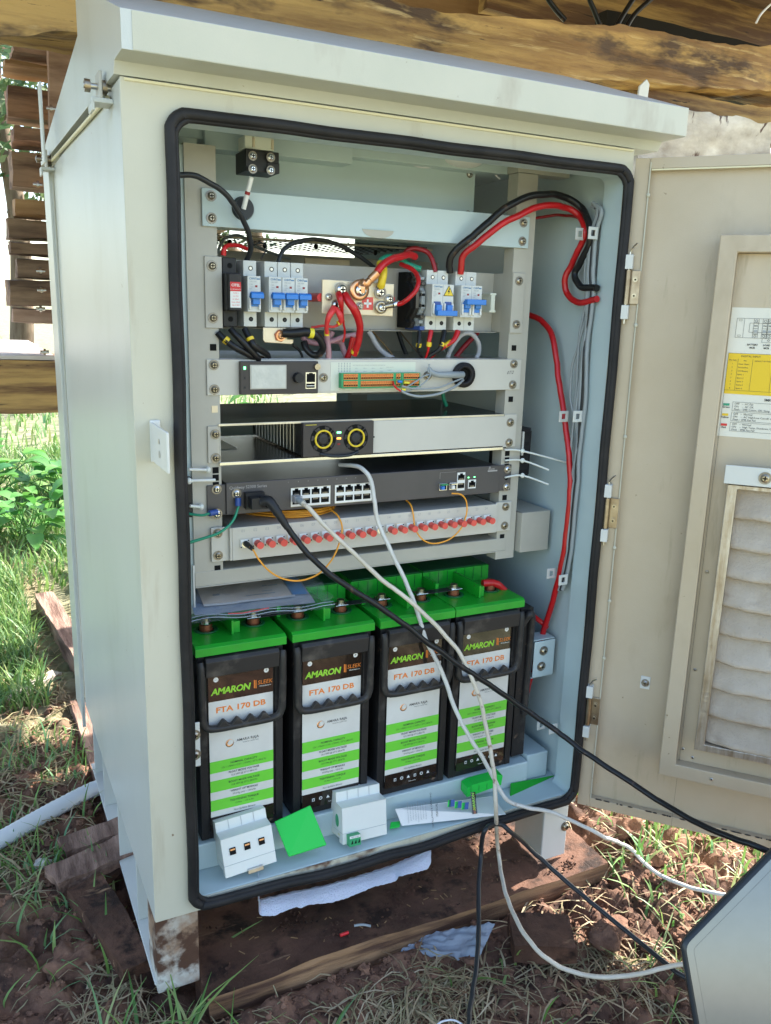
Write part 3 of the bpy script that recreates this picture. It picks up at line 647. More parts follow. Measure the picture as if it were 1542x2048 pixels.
# ---- blank cover panel at the top with its rear deflector
t = thing('cover_panel', 'blank metal cover panel with half-round finger notch at the top of the rack', 'panel', (.2325, 0, 1.035))
b = MB(); b.box(-.0115, .4765, -.0042, -.0024, 1.0358, 1.0802, 'paint_in_skytint'); b.box(.006, .4535, -.0024, .03, 1.0358, 1.0372, 'paint_in_skytint')
b.build('face_plate', t, .0012)
b = MB(); pts_ = [(cos(a)*.0235+.2285, 1.0462-sin(a)*.0105) for a in np.linspace(0, pi, 14)]; b.prism(pts_, -.0049, -.0044, 'rack'); b.box(.205, .252, -.0062, -.0044, 1.0458, 1.0466, 'paint_in_skytint'); b.build('finger_notch', t)
b = MB(); Y0 = .055; b.prism([(Y0, 1.0374), (Y0, 1.150), (Y0+.0015, 1.150), (Y0+.0015, 1.0374)], .0085, .4150, 'paint_in_skytint', 'yz'); b.box(.0085, .4150, .0, Y0-.0005, 1.0765, 1.0780, 'paint_in_skytint')
b.build('deflector', t)
b = MB()
for z in (1.084, 1.140): b.screw((.405, Y0-.0004, z), .0036, 'steel')
for z in (1.0455, 1.0715): b.screw((SL, -.0042, z), .0046); b.screw((SR, -.0042, z), .0046)
b.build('screw', t)
# ---- breaker mounting panel
t = thing('mounting_panel', 'beige recessed mounting panel that carries the circuit breakers', 'panel', (.2325, 0, .91))
b = MB()
b.box(-.0095, .0125, -.0024, -.0004, .9128, 1.0005, 'panel'); b.box(.4545, .4765, -.0024, -.0004, .9128, 1.0005, 'panel')
b.box(.0105, .0125, -.0004, .050, .9128, 1.0005, 'panel'); b.box(.4545, .4560, -.0004, .050, .9128, 1.0005, 'panel')
b.box(.0105, .4560, .050, .052, .9128, 1.0005, 'panel'); b.box(.0125, .4545, .035, .050, .9116, .9128, 'panel')
b.build('mounting_plate', t, .0006)
b = MB()
for z in (.9255, .9890): b.screw((SL, -.0024, z), .0046); b.screw((SR, -.0024, z), .0046)
b.build('screw', t)
b = MB()
for x0, x1 in ((.014, .135), (.30, .438)):
    b.cut(); b.box(x0, x1, .044, .0498, .9445, .9475, 'bright'); b.box(x0, x1, .044, .0498, .9655, .9685, 'bright'); b.box(x0, x1, .0485, .0498, .9475, .9655, 'bright')
b.build('din_rail', t)
b = MB(); b.box(.4270, .4345, .012, .044, .944, .969, 'printed'); b.box(.425, .4365, .012, .030, .942, .9455, 'printed'); b.box(.425, .4365, .012, .030, .967, .9705, 'printed'); b.build('end_clamp', t, .001)
# ---- miniature circuit breakers
def mcb(x, label, poles=1, warn=False, name='circuit_breaker', down=False, group='small circuit breakers on the mounting panel'):
    W = .0177*poles; t = thing(name, label, 'circuit breaker', (x+W/2, .03, .9565), 0, group)
    z0 = .9155; b = MB()
    prof = [(.044, z0), (.0, z0), (.0, z0+.0188), (-.0175, z0+.0188), (-.0175, z0+.0632), (.0, z0+.0632), (.0, z0+.0825), (.044, z0+.0825), (.044, z0+.055), (.038, z0+.052), (.038, z0+.031), (.044, z0+.028)]
    b.prism(prof, x+.0002, x+W-.0002, 'mcb', 'yz')
    for p in range(poles):
        cx_ = x+.0177*(p+.5)
        for z in (z0+.0095, z0+.0730): b.cyl((cx_+.001, -.0002, z), (cx_+.001, .0001, z), .0030, 'hole', n=18); b.cyl((cx_+.001, -.0004, z), (cx_+.001, -.0002, z), .0020, 'socket' if z < .95 else 'steel', n=14)
        if p: b.box(x+.0177*p-.0002, x+.0177*p+.0002, -.0178, -.0172, z0+.019, z0+.063, 'txt_grey'); b.box(x+.0177*p-.0002, x+.0177*p+.0002, -.0003, .0003, z0, z0+.0187, 'txt_grey'); b.box(x+.0177*p-.0002, x+.0177*p+.0002, -.0003, .0003, z0+.0634, z0+.0823, 'txt_grey')
    b.build('body', t, .0007)
    f = MB()
    for p in range(poles):
        cx_ = x+.0177*(p+.5); yy = -.0178
        if not (warn and p == poles-1):
            f.text('CHNT', (cx_-.0016, yy, z0+.0598), .0034, 'mcb_txt', bold=.02); f.box(cx_+.0032, cx_+.0074, yy-.0001, yy, z0+.0588, z0+.0602, 'mcb_txt')
            f.text('NB1-63H', (cx_-.0012, yy, z0+.0562), .0022, 'txt_grey'); f.text('C50' if poles == 1 else 'C32', (cx_-.0042, yy, z0+.0526), .0026, 'txt_grey')
            f.text('~ 400V', (cx_-.0034, yy, z0+.0495), .0018, 'txt_grey'); f.text('6000', (cx_-.0044, yy, z0+.0472), .0018, 'txt_grey')
            f.box(cx_+.0012, cx_+.0042, yy-.0002, yy, z0+.0492, z0+.0518, 'red_dark'); f.box(cx_+.0012, cx_+.0042, yy-.0002, yy, z0+.0480, z0+.0491, 'white')
    if warn:
        cx_ = x+W-.0085; zc = z0+.0525; yy = -.0180; s = .0098
        tri = [(cx_-s*.87, zc-s*.52), (cx_+s*.87, zc-s*.52), (cx_, zc+s)]
        f.prism(tri, yy, yy+.0002, 'black'); f.prism([(cx_+(a-cx_)*.84, zc+(c-zc)*.84) for a, c in tri], yy-.0002, yy-.00005, 'yellow')
        f.prism([(cx_+.0006, zc+.0058), (cx_-.0020, zc+.0004), (cx_-.0001, zc+.0004), (cx_-.0008, zc-.0030), (cx_+.0018, zc+.0020), (cx_+.0002, zc+.0020), (cx_+.0018, zc+.0052)], yy-.0004, yy-.00025, 'black')
    f.build('printed_face', t)
    for p in range(poles):
        cx_ = x+.0177*(p+.5)
        l_ = MB()
        l_.box(cx_-.0050, cx_+.0050, -.0190, -.0172, z0+.0255, z0+.0395, 'blue_dark' if down else 'blue')
        l_.build('switch_slot', t)
        e = MB()
        for sx in (-1, 1): e.prism([(z0+.0196-z0+z0, -.0176), (z0+.0385, -.0176), (z0+.0355, -.0215), (z0+.0250, -.0225), (z0+.0196, -.0200)], cx_+sx*.0064-.0013, cx_+sx*.0064+.0013, 'mcb_face', 'yz') if False else e.box(cx_+sx*.0064-.0014, cx_+sx*.0064+.0014, -.0215, -.0176, z0+.0215, z0+.0375, 'mcb_face')
        e.build('shroud', t, .0012)
    lv = MB(); zl = z0+(.0235 if down else .0400); gw = W/2-.0006 if poles > 1 else .0083
    if poles > 1:
        lv.box(x+W/2-gw+.002, x+W/2+gw, -.0320, -.0240, zl-.0035, zl+.0040, 'blue'); 
        for p in range(poles): c_ = x+.0177*(p+.5); lv.box(c_-.0045, c_+.0045, -.0245, -.0185, min(zl, z0+.033)-.002, max(zl, z0+.033)+.002, 'blue')
    else:
        lv.prism([(-.0330, zl-.0045), (-.0330, zl+.0015), (-.0285, zl+.0040), (-.0240, zl+.0010), (-.0240, zl-.0045)], x+W/2-gw, x+W/2+gw, 'blue', 'yz')
        lv.box(x+W/2-.0047, x+W/2+.0047, -.0275, -.0188, z0+.028, zl-.0020, 'blue')
    lv.build('switch_lever', t, .0009)
    return t
mcb(.0408, 'single white circuit breaker with blue lever standing alone beside the black fuse holder')
for k, w_ in enumerate(('leftmost', 'middle', 'rightmost')): mcb(.0690+.0180*k, w_+' of the three white circuit breakers standing side by side over the metal tab')
mcb(.3085, 'two-pole circuit breaker with yellow lightning warning sticker and lowered blue lever', 2, True, 'two_pole_breaker', True, 'two-pole breakers on the right')
mcb(.3560, 'two-pole circuit breaker with raised wide blue lever, right of the one with the warning sticker', 2, False, 'two_pole_breaker', False, 'two-pole breakers on the right')
# ---- fuse holder
t = thing('fuse_holder', 'black surge fuse holder with red and white label at the left end of the breakers', 'fuse holder', (.025, .03, .95))
x = .0140; z0 = .9150; b = MB()
b.prism([(.044, z0), (.0, z0), (.0, z0+.0200), (-.0165, z0+.0200), (-.0165, z0+.0660), (.0, z0+.0660), (.0, z0+.0850), (.044, z0+.0850)], x, x+.0180, 'black', 'yz')
b.cyl((x+.0095, -.0002, z0+.0095), (x+.0095, .0002, z0+.0095), .0034, 'hole'); b.cyl((x+.0095, -.0002, z0+.0755), (x+.0095, .0002, z0+.0755), .0034, 'hole'); b.build('body', t, .0008)
b = MB(); b.box(x+.0012, x+.0176, -.0235, -.0167, z0+.0205, z0+.0655, 'black_dust'); b.build('cartridge', t, .0015)
b = MB(); b.box(x+.0026, x+.0164, -.0240, -.0236, z0+.0240, z0+.0550, 'white'); b.box(x+.0026, x+.0164, -.0244, -.0241, z0+.0440, z0+.0552, 'red')
b.text('CITEL', (x+.0095, -.0246, z0+.0512), .0044, 'white', bold=.02); b.text('VG TECHNOLOGY', (x+.0095, -.0246, z0+.0462), .0018, 'white'); 
for k, s_ in enumerate(('TYPE 2', 'Uc 75V', 'In: 20kA', 'Imax: 40kA', 'Up: 0.3kV')): b.text(s_, (x+.0095, -.0242, z0+.0415-.0036*k), .0024, 'red_cap')
b.build('label', t)
# ---- load tab
t = thing('terminal_tab', 'brass coloured metal tab with one screw below the three breakers', 'terminal', (.09, -.002, .894))
b = MB(); b.prism([(.0665, .9148), (.0665, .8985), (.0690, .8955), (.1060, .8935), (.1085, .8955), (.1085, .9000), (.1000, .9000), (.0985, .9148)], -.0015, .0015, 'tinned'); b.build('plate', t, .0008)
b = MB(); b.cyl((.0895, -.0015, .9045), (.0895, -.0035, .9045), .0082, 'copper_dark', n=6); b.build('nut', t); b = MB(); b.screw((.0900, -.0035, .9042), .0045, 'copper'); b.build('screw', t)
# ---- busbar
t = thing('busbar', 'tinned busbar plate with plus sign sticker and screws in the middle of the breaker panel', 'busbar', (.2, .01, .933))
c_ = [Y(*p, -.004) for p in ((645, 558), (789, 568), (786, 633), (644, 627))]
b = MB(); vs = [(q.x, y, q.z) for y in (-.004, .0) for q in c_]; b.add(vs, [(0, 1, 2, 3), (7, 6, 5, 4), (0, 4, 5, 1), (1, 5, 6, 2), (2, 6, 7, 3), (3, 7, 4, 0)], 'tinned'); b.build('plate', t, .0010)
b = MB(); b.cut(); q = Y(639, 595, .005); b.cyl((q.x, .0, q.z), (q.x, .048, q.z), .006, 'red', n=6); b.cut(); q = Y(780, 600, .005); b.cyl((q.x, .0, q.z), (q.x, .048, q.z), .006, 'red', n=6); b.build('insulator', t)
b = MB()
def z8(x, y): return 600+x/6.425, 500+y/6.425
for (px, py, r, w_) in ((515, 510, .0072, .004), (750, 520, .0085, .006), (1015, 545, .0068, .003), (365, 605, .0038, .001), (455, 705, .0052, .002), (765, 720, .0040, .001), (1135, 635, .0052, .002), (1040, 745, .0052, .003)):
    q = Y(*z8(px, py), -.004); b.screw((q.x, -.004-w_, q.z), r*.92, 'bright'); b.cyl((q.x, -.004, q.z), (q.x, -.004-w_, q.z), r*1.35, 'bright', n=20)
b.build('screw', t)
b = MB(); q = Y(735, 607, -.0043); s = .0085; b.box(q.x-s, q.x+s, -.0046, -.0042, q.z-s, q.z+s, 'red_cap'); b.box(q.x-s*.65, q.x+s*.65, -.0050, -.0047, q.z-.0014, q.z+.0014, 'white'); b.box(q.x-.0014, q.x+.0014, -.0050, -.0047, q.z-s*.65, q.z+s*.65, 'white'); b.build('plus_sticker', t)
b = MB(); a_, c2_ = Y(*z8(735, 470), -.010), Y(*z8(905, 380), -.018); b.tube([a_+Vector((.005, 0, -.008)), a_+Vector((.006, -.001, .004)), (a_+c2_)/2+Vector((.003, 0, -.002)), c2_], [.0085, .0085, .0062, .0050], 'copper', n=6, sub=3)
c3_ = Y(*z8(1000, 290), -.022); b.cyl(c2_, c3_, .0056, 'copper', n=14); b.ring(Y(*z8(760, 515), -.012), (0, -1, 0), .006, .014, .002, 'copper')
b.build('copper_lug', t)
b = MB(); p1, p2 = Y(*z8(1040, 735), -.008), Y(*z8(1190, 705), -.012); b.ring(p1, (0, -1, 0), .004, .0088, .0015, 'zinc'); b.cyl(p1+Vector((.006, 0, .001)), p2, .0036, 'zinc', r2=.0042, n=10); b.cyl(p2, p2+Vector((.009, 0, .003)), .0046, 'bright', n=12); b.build('ring_lug', t)
# ---- grey modular terminal cluster left of the two-pole breakers
t = thing('terminal_blocks', 'cluster of small grey and blue terminal blocks left of the two-pole breaker with warning sticker', 'terminal blocks', (.29, .03, .92))
b = MB()
for k in range(3):
    x0 = .2860+.0068*k; pr = [(.044, .917), (.020, .917), (.014, .925), (.020, .930), (.012, .936), (.004, .945), (.004, .968), (.012, .976), (.020, .982), (.016, .988), (.024, .995), (.044, .995)]
    b.prism([(a-.004*k, z) for a, z in pr], x0, x0+.0060, ('hole', 'dark_top', 'grey_cable')[k], 'yz')
for k in range(9): z = .924+.0075*k; b.box(.2990, .3055, .0-.004*(k % 2), .030, z, z+.0045, ('grey_cable', 'dark_top')[k % 2])
b.box(.2995, .3075, -.002, .044, .9145, .920, 'blue_dark'); b.build('block', t, .0006)
# ---- rack controller
t = thing('power_controller', 'slim rack panel with a small display module, green terminal strips and a rubber cable grommet', 'controller', (.2325, 0, .828))
b = MB(); b.box(-.0095, .4790, -.0024, -.0004, .8275, .8735, 'panel2'); b.box(.0080, .4535, -.0004, .19, .8285, .8735, 'dark_top'); b.box(.0080, .4535, -.0022, .19, .8737, .8747, 'steel')
b.build('chassis', t, .0006)
b = MB()
for z in (.8352, .8666): b.screw((SL, -.0024, z), .0046); b.screw((SR, -.0024, z), .0046)
b.build('screw', t)
b = MB(); b.box(.0325, .1410, -.0105, -.0026, .8283, .8715, 'dark_panel'); dm = b.build('display_module', t, .001)
b = MB(); b.box(.0450, .0950, -.0120, -.0107, .8355, .8672, 'panel'); b.box(.0465, .0935, -.0125, -.0121, .8368, .8660, 'lcd'); b.build('screen', dm, .0008)
b = MB(); b.cyl((.1110, -.0107, .8500), (.1110, -.0190, .8500), .0072, 'black', r2=.0062, n=24); b.build('knob', dm, .0008)
b = MB(); b.box(.1225, .1375, -.0112, -.0107, .8350, .8570, 'bright'); b.box(.1240, .1360, -.0115, -.0113, .8440, .8550, 'hole'); b.box(.1235, .1355, -.0115, -.0113, .8362, .8420, 'hole'); b.box(.1240, .1350, -.0117, -.0116, .8385, .8395, 'white')
b.box(.1275, .1325, -.0117, -.0112, .8540, .8562, 'hole'); b.build('port', dm)
b = MB(); b.box(.0368, .0395, -.0112, -.0107, .8612, .8650, 'led_g'); b.build('green_light', dm)
b = MB(); b.cut(); b.box(.0370, .0392, -.0112, -.0107, .8488, .8518, 'socket'); b.cut(); b.box(.0370, .0392, -.0112, -.0107, .8365, .8393, 'socket'); b.build('button', dm); b = MB(); b.cyl((.1385, -.0107, .8645), (.1385, -.0150, .8645), .0042, 'zinc', n=16); b.build('thumb_screw', dm)
b = MB(); b.box(.1430, .3030, -.0032, -.0026, .8300, .8705, 'panel2'); b.box(.1620, .2940, -.0036, -.0033, .8310, .8700, 'printed')
for k in range(5): 
    for j in range(4): b.box(.1735+.0042*k, .1745+.0042*k, -.0038, -.0037, .8565+.0034*j, .8588+.0034*j, 'txt_grey')
for r_ in range(3):
    for k in range(4): b.text(('NO COM NC', 'REL-%d' % (k+1), 'REL-%d' % (k+5))[r_], (.2010+.0128*k, -.0038, .8655-.0042*r_), .0020, 'txt_grey')
b.text('COM  RS-232', (.2525, -.0038, .8625), .0020, 'txt_grey'); b.text('RS485 1', (.2525, -.0038, .8585), .0020, 'txt_grey')
for k in range(8): b.text(str(k+1), (.2620+.0038*k, -.0038, .8570), .0022, 'txt_grey')
b.text('BATT TEMP   DIGITAL INPUT   ANALOG INPUT   BATT V   COMMON', (.2200, -.0038, .8328), .0017, 'txt_grey'); b.text('COM1 COM2', (.1790, -.0038, .8328), .0017, 'txt_grey')
b.screw((.1515, -.0032, .8490), .0044); b.screw((.3145, -.0026, .8500), .0046); b.build('terminal_plate', t, .0004)
def tstrip(x0, n, gap=.0035, solo=False):
    b = MB(); w_ = n*.0036+.0045; b.box(x0, x0+w_, -.0135, -.0038, .8350, .8555, 'term_green')
    b.box(x0, x0+w_, -.0165, -.0137, .8350, .8362, 'term_green')
    for r_ in range(2):
        zc = .8390+.0098*r_
        for k in range(n):
            xx = x0+.0030+.0036*k
            b.box(xx, xx+.0030, -.0150, -.0137, zc+.0024, zc+.0058, 'orange_t'); b.box(xx, xx+.0030, -.0146, -.0137, zc-.0020, zc+.0022, 'orange_t')
            b.cyl((xx+.0015, -.0147, zc+.0000), (xx+.0015, -.0152, zc+.0000), .0012, 'hole', n=8); b.box(xx+.0010, xx+.0022, -.0153, -.0151, zc+.0036, zc+.0048, 'red_dark')
    return b.build('terminal_strip', t, .0003)
tstrip(.1740, 6); tstrip(.2000, 14); tstrip(.2548, 2); tstrip(.2670, 7)
b = MB(); b.ring((.3745, -.0026, .8510), (0, -1, 0), .0110, .0185, .0060, 'rubber', n=36); b.ring((.3745, -.0086, .8510), (0, -1, 0), .0110, .0150, .0015, 'rubber', n=36); b.cyl((.3745, -.0028, .8510), (.3745, -.0030, .8510), .0112, 'hole', n=30)
b.build('grommet', t)
b = MB(); b.text('07/2', (.4590, -.0026, .8535), .0070, 'txt', shear=.4, xd=(1, 0, .05)); b.build('handwritten_mark', t)
# ---- rectifier shelf
t = thing('rectifier_shelf', 'rectifier shelf with one black twin-fan module and a blank beige cover', 'power shelf', (.2325, 0, .738))
b = MB(); b.box(.0045, .4605, .0, .225, .7888, .7900, 'dark_top'); b.box(.0045, .4605, -.0030, .225, .7372, .7386, 'dark_top'); b.box(.0045, .4535, -.0046, -.0031, .7350, .7392, 'bright'); b.box(.0045, .4535, -.0020, .0, .7870, .7902, 'steel')
b.box(-.0100, .0035, -.0026, -.0004, .7388, .7875, 'panel'); b.box(.4540, .4770, -.0026, -.0004, .7388, .7895, 'panel2'); b.box(.0035, .0045, -.0004, .22, .7388, .7875, 'steel')
b.box(.0, .0045, .05, .22, .739, .787, 'steel'); b.box(.01, .06, .10, .22, .7387, .7392, 'paint'); b.build('tray', t, .0004)
b = MB()
for z in (.7454, .7770): b.screw((SL, -.0026, z), .0046); b.screw((SR, -.0026, z), .0046)
b.build('screw', t)
b = MB(); b.box(.2290, .4540, -.0032, -.0012, .7405, .7870, 'panel2'); b.cyl((.2305, -.0034, .7640), (.2305, -.0032, .7640), .0012, 'hole'); b.build('blank_cover', t, .0008)
b = MB(); b.box(.1220, .2270, .0, .222, .7410, .7868, 'dark_top')
for k in range(13): b.box(.1205, .1218, .03+.014*k, .037+.014*k, .7420, .7860, 'steel')
b.box(.1205, .2275, -.0085, .0, .7408, .7882, 'dark_panel'); md = b.build('rectifier_module', t, .0006)
for fx in (.1500, .1995):
    b = MB(); zc = .7650; b.cyl((fx, -.0086, zc), (fx, -.0089, zc), .0190, 'hole', n=36)
    b.ring((fx, -.0088, zc), (0, -1, 0), .0108, .0132, .0022, 'yellow', n=36)
    for k in range(4): a = pi/4+k*pi/2; b.cyl((fx+.013*cos(a), -.0095, zc+.013*sin(a)), (fx+.0195*cos(a), -.0095, zc+.0195*sin(a)), .0007, 'dark_panel', n=6)
    b.cyl((fx, -.0089, zc), (fx, -.0100, zc), .0078, 'black_dust', r2=.0070, n=24); b.ball((fx, -.0100, zc), .0070, .0010, .0070, 'black_dust', n=8)
    for k in range(7): a = k*2*pi/7; b.quad((fx+.0085*cos(a), -.0091, zc+.0085*sin(a)), (fx+.0180*cos(a+.15), -.0091, zc+.0180*sin(a+.15)), (fx+.0180*cos(a+.55), -.0090, zc+.0180*sin(a+.55)), (fx+.0085*cos(a+.35), -.0090, zc+.0085*sin(a+.35)), 'black_dust')
    b.build('fan', md)
b = MB(); b.box(.1705, .1765, -.0092, -.0086, .7722, .7748, 'led_g'); b.build('green_light', md)
b = MB(); b.box(.1705, .1765, -.0092, -.0086, .7640, .7664, 'led_o'); b.build('orange_light', md)
b = MB(); b.box(.1715, .1755, -.0092, -.0086, .7560, .7582, 'red_dark'); b.tube([(.145, -.0088, .7445), (.160, -.0125, .7415), (.175, -.0135, .7408), (.190, -.0125, .7415), (.203, -.0088, .7445)], .0022, 'glossy_rim', n=8)
b.text('rectifier', (.133, -.0088, .7850), .0026, 'yellow') if False else b.box(.1240, .1400, -.0087, -.0086, .7850, .7856, 'ybelt'); b.build('pull_handle', md)
# ---- network switch
t = thing('network_switch', 'dark grey rack network switch with two banks of ethernet ports', 'network switch', (.2325, 0, .668))
b = MB(); b.box(.0125, .4485, -.0060, -.0005, .6675, .7110, 'switch'); b.box(.0130, .4480, -.0004, .22, .6680, .7105, 'switch_top')
b.box(-.0130, .0124, -.0030, -.0010, .6675, .7090, 'switch'); b.box(.4486, .4730, -.0030, -.0010, .6690, .7105, 'switch'); b.build('chassis', t, .0008)
b = MB(); b.screw((SL, -.003, .7033), .0046, 'bright'); b.screw((-.001, -.006, .6705), .0050, 'bright'); b.screw((SR, -.003, .7033), .0046, 'bright'); b.screw((SR, -.003, .6750), .0046, 'bright')
for z in (.709, .6885): b.cyl((.4640, -.0031, z), (.4640, -.0033, z), .003, 'hole')
b.screw((.0262, -.0060, .6962), .0046, 'bright'); b.build('screw', t)
def port(b, x, z, w_=.0118, h=.0105, up=False):
    y = -.0068; s = 1 if not up else -1
    b.box(x-w_/2, x+w_/2, y-.0006, y-.0002, z-h/2*(1 if s > 0 else .62)+(.0008 if s > 0 else 0), z+h/2*(.62 if s > 0 else 1)-(0 if s > 0 else .0008), 'hole')
    zz = z+s*h*.42; b.box(x-w_*.22, x+w_*.22, y-.0006, y-.0002, min(zz, zz-s*.004), max(zz, zz+s*.0012), 'hole')
    for k in range(6): b.box(x-w_*.3+k*w_*.11, x-w_*.27+k*w_*.11, y-.0007, y-.00065, z-s*h*.45, z-s*h*.2, 'tinned')
def bank(px0, px1, py0, name):
    b = MB(); a, c = Y(px0[0], px0[1], -.0065), Y(px1[0], px1[1], -.0065); w_ = c.x-a.x
    b.box(a.x-.0012, c.x+.0012, -.0072, -.0061, .6715, .6985, 'steel'); b.box(a.x-.0010, c.x+.0010, -.0073, -.0072, .6720, .6980, 'white')
    for k in range(4): xx = a.x+w_*(k+.5)/4; port(b, xx, .6920, w_/4*.84); port(b, xx, .6782, w_/4*.84, up=True)
    b.build(name, t)
bank((583, 980), (659, 980), 0, 'port_bank'); bank((671, 975), (742, 975), 0, 'port_bank')
b = MB(); a = Y(922, 961, -.0065); b.box(a.x-.0070, a.x+.0068, -.0070, -.0061, .6760, .7040, 'white'); port(b, a.x, .6970, .0115); port(b, a.x, .6830, .0115, up=True); b.build('uplink_port', t)
b = MB(); a = Y(944, 965, -.0065); b.box(a.x-.0070, a.x+.0068, -.0070, -.0061, .6778, .6915, 'white'); port(b, a.x, .6845, .0115); b.build('console_port', t)
b = MB()
for (px, mt) in ((884, 'term_green'), (904, 'bright')):
    b.cut(); q = Y(px, 975, -.0065); b.box(q.x-.0065, q.x+.0065, -.0100, -.0061, .6790, .6895, 'bright'); b.box(q.x-.0055, q.x+.0055, -.0103, -.0101, .6800, .6885, 'hole'); b.box(q.x-.0050, q.x-.0005, -.0160, -.0104, .6812, .6865, 'blue' if px < 900 else 'white'); b.box(q.x-.0060, q.x+.0060, -.0150, -.0101, .6876, .6892, mt)
b.build('fibre_transceiver', t, .0004)
b = MB(); b.text('Quidway S2300 Series', (.0165, -.0062, .7042), .0058, 'grey_txt', align='LEFT'); b.text('HUAWEI', (.4330, -.0062, .7058), .0030, 'grey_txt', bold=.02); b.box(.4265, .4440, -.0062, -.0061, .7020, .7040, 'grey_txt'); b.ring((.4300, -.0061, .7085), (0, -1, 0), .0008, .0016, .0001, 'grey_txt', n=10)
for k in range(8): b.text(str(2*k+1), (.1000+.0145*k, -.0062, .7068), .0022, 'grey_txt')
q0, q1 = Y(880, 950, -.006), Y(912, 946, -.006); b.box(q0.x, q1.x, -.0062, -.0061, .7055, .7057, 'grey_txt'); b.box(q0.x, q0.x+.0003, -.0062, -.0061, .6960, .7057, 'grey_txt')
for (px, py) in ((937, 955), (949, 954)): q = Y(px, py, -.0062); b.box(q.x-.0012, q.x+.0012, -.0064, -.0061, q.z-.0008, q.z+.0008, 'led_g')
b.build('printing', t)
# ---- fibre patch panel
t = thing('fibre_patch_panel', 'beige fibre patch panel with a row of red-capped connectors numbered 01 to 24', 'patch panel', (.2325, 0, .604))
b = MB(); b.box(.0185, .4460, -.0100, -.0080, .6040, .6500, 'panel2'); b.box(.0185, .4460, -.0080, .20, .6485, .6498, 'panel'); b.box(.0185, .4460, -.0080, .20, .6040, .6052, 'panel'); b.box(.0185, .0200, -.0080, .2, .6052, .6485, 'panel'); b.box(.4445, .4460, -.008, .2, .6052, .6485, 'panel'); b.build('tray', t, .0006)
b = MB(); b.cut(); b.box(-.0090, .0185, -.0045, -.0025, .6030, .6510, 'panel2'); b.box(.0150, .0184, -.0100, -.0046, .6040, .6500, 'panel2'); b.cut(); b.box(.4462, .4765, -.0045, -.0025, .6030, .6510, 'panel2'); b.build('ear', t, .001)
b = MB()
for z in (.6120, .6430): b.screw((SL, -.0045, z), .0046, 'zinc'); b.screw((SR, -.0045, z), .0046, 'zinc')
b.build('screw', t)
A0, A1 = Y(489, 1087, -.0105), Y(973, 1037, -.0105)
ad0 = None
for k in range(24):
    x = A0.x+(A1.x-A0.x)*k/23; z = A0.z+(A1.z-A0.z)*k/23
    if k in (0,): pass
    a = MB(); a.box(x-.0068, x+.0068, -.0112, -.0101, z-.0062, z+.0068, 'tinned' if k % 5 == 4 else 'panel2'); a.box(x-.0058, x+.0058, -.0122, -.0113, z-.0055, z+.0060, 'white')
    a.cyl((x, -.0122, z), (x, -.0150, z), .0050, 'bright', n=14)
    for sx in (-1, 1): a.cyl((x+sx*.0050, -.0123, z+sx*.0045), (x+sx*.0050, -.0127, z+sx*.0045), .0010, 'hole', n=8)
    ob = a.build('adapter', t)
    tx_ = MB(); 
    if k not in (12,): tx_.text('%02d' % (k+1), (x-.0015, -.0102, .6445), .0056, 'txt_grey'); tx_.build('number', t)
    if k in (0, 12): continue
    c = MB(); c.cyl((x, -.0150, z), (x, -.0265, z), .0050, 'red_cap', r2=.0047, n=16); c.cyl((x, -.0265, z), (x, -.0285, z), .0050, 'red_cap', n=16); c.build('dust_cap', ob)
# ---- sundry fittings in the cabinet
t = thing('terminal_block', 'black screw terminal block hanging from a cream bracket in the top left of the cabinet', 'terminal block', (.07, -.01, 1.10))
q0, q1 = Y(486, 300, -.02), Y(553, 350, -.02)
b = MB(); b.box(q0.x, q1.x, -.030, .012, q1.z, q0.z, 'black'); b.box(q0.x-.001, q0.x+.012, -.034, -.030, q1.z+.004, q0.z, 'black'); b.box(q1.x-.016, q1.x, -.032, -.030, q1.z, q1.z+.012, 'black'); b.build('body', t, .0025)
b = MB(); b.box(q0.x+.000, q1.x-.006, -.028, .0, q0.z+.001, q0.z+.016, 'printed'); b.build('bracket', t, .001)
b = MB()
for (px, py) in ((505, 312), (541, 315), (505, 338), (541, 341)): q = Y(px, py, -.034); b.screw((q.x, -.0345, q.z), .0038, 'bright')
for (px, py) in ((508, 285), (546, 290)): b.cut(); q = Y(px, py, -.03); b.cyl((q.x, -.028, q.z-.005), (q.x, -.028, q.z+.006), .0018, 'tinned')
b.build('screw', t)
t = thing('grommet', 'black round rubber grommet with a white striped marker rod at the upper left', 'grommet', (.04, 0, 1.05))
q = Y(486, 417, -.005); b = MB(); b.cyl((q.x, -.0048, q.z), (q.x, -.0105, q.z), .0145, 'cable_sheath', r2=.0125, n=30); b.build('disc', t, .001)
b = MB(); p0, p1 = Y(487, 418, -.02), Y(503, 354, -.03); b.cyl(p0, p1, .0030, 'white', n=12); b.cyl(p0.lerp(p1, .45), p0.lerp(p1, .55), .0032, 'red_dark', n=12); b.build('rod', t)
t = thing('smoke_detector', 'white domed smoke detector under the cabinet roof', 'smoke detector', (.33, .03, 1.15))
q = Y(925, 326, .03); b = MB(); b.ball((q.x, .03, q.z+.003), .030, .030, .010, 'white', n=12); b.cyl((q.x, .03, q.z+.002), (q.x, .03, 1.160), .026, 'paint_in_skytint', n=24); b.build('dome', t)
b = MB(); b.cut(); b.tube([Y(*p, .045) for p in ((800, 305), (815, 322), (835, 333), (860, 335), (885, 328))], .0012, 'wire_white', n=6); b.cut(); b.tube([Y(*p, .045) for p in ((962, 330), (985, 345), (1000, 358))], .0015, 'wire_white', n=6); b.build('lead', t)
b = MB(); b.add([(0, 0, 0)], [], 'hole')
t = thing('mesh_guard', 'black wire mesh guard lying across the back under the top cover panel', 'mesh', (.25, .38, 1.03))
b = MB(); zz = 1.046
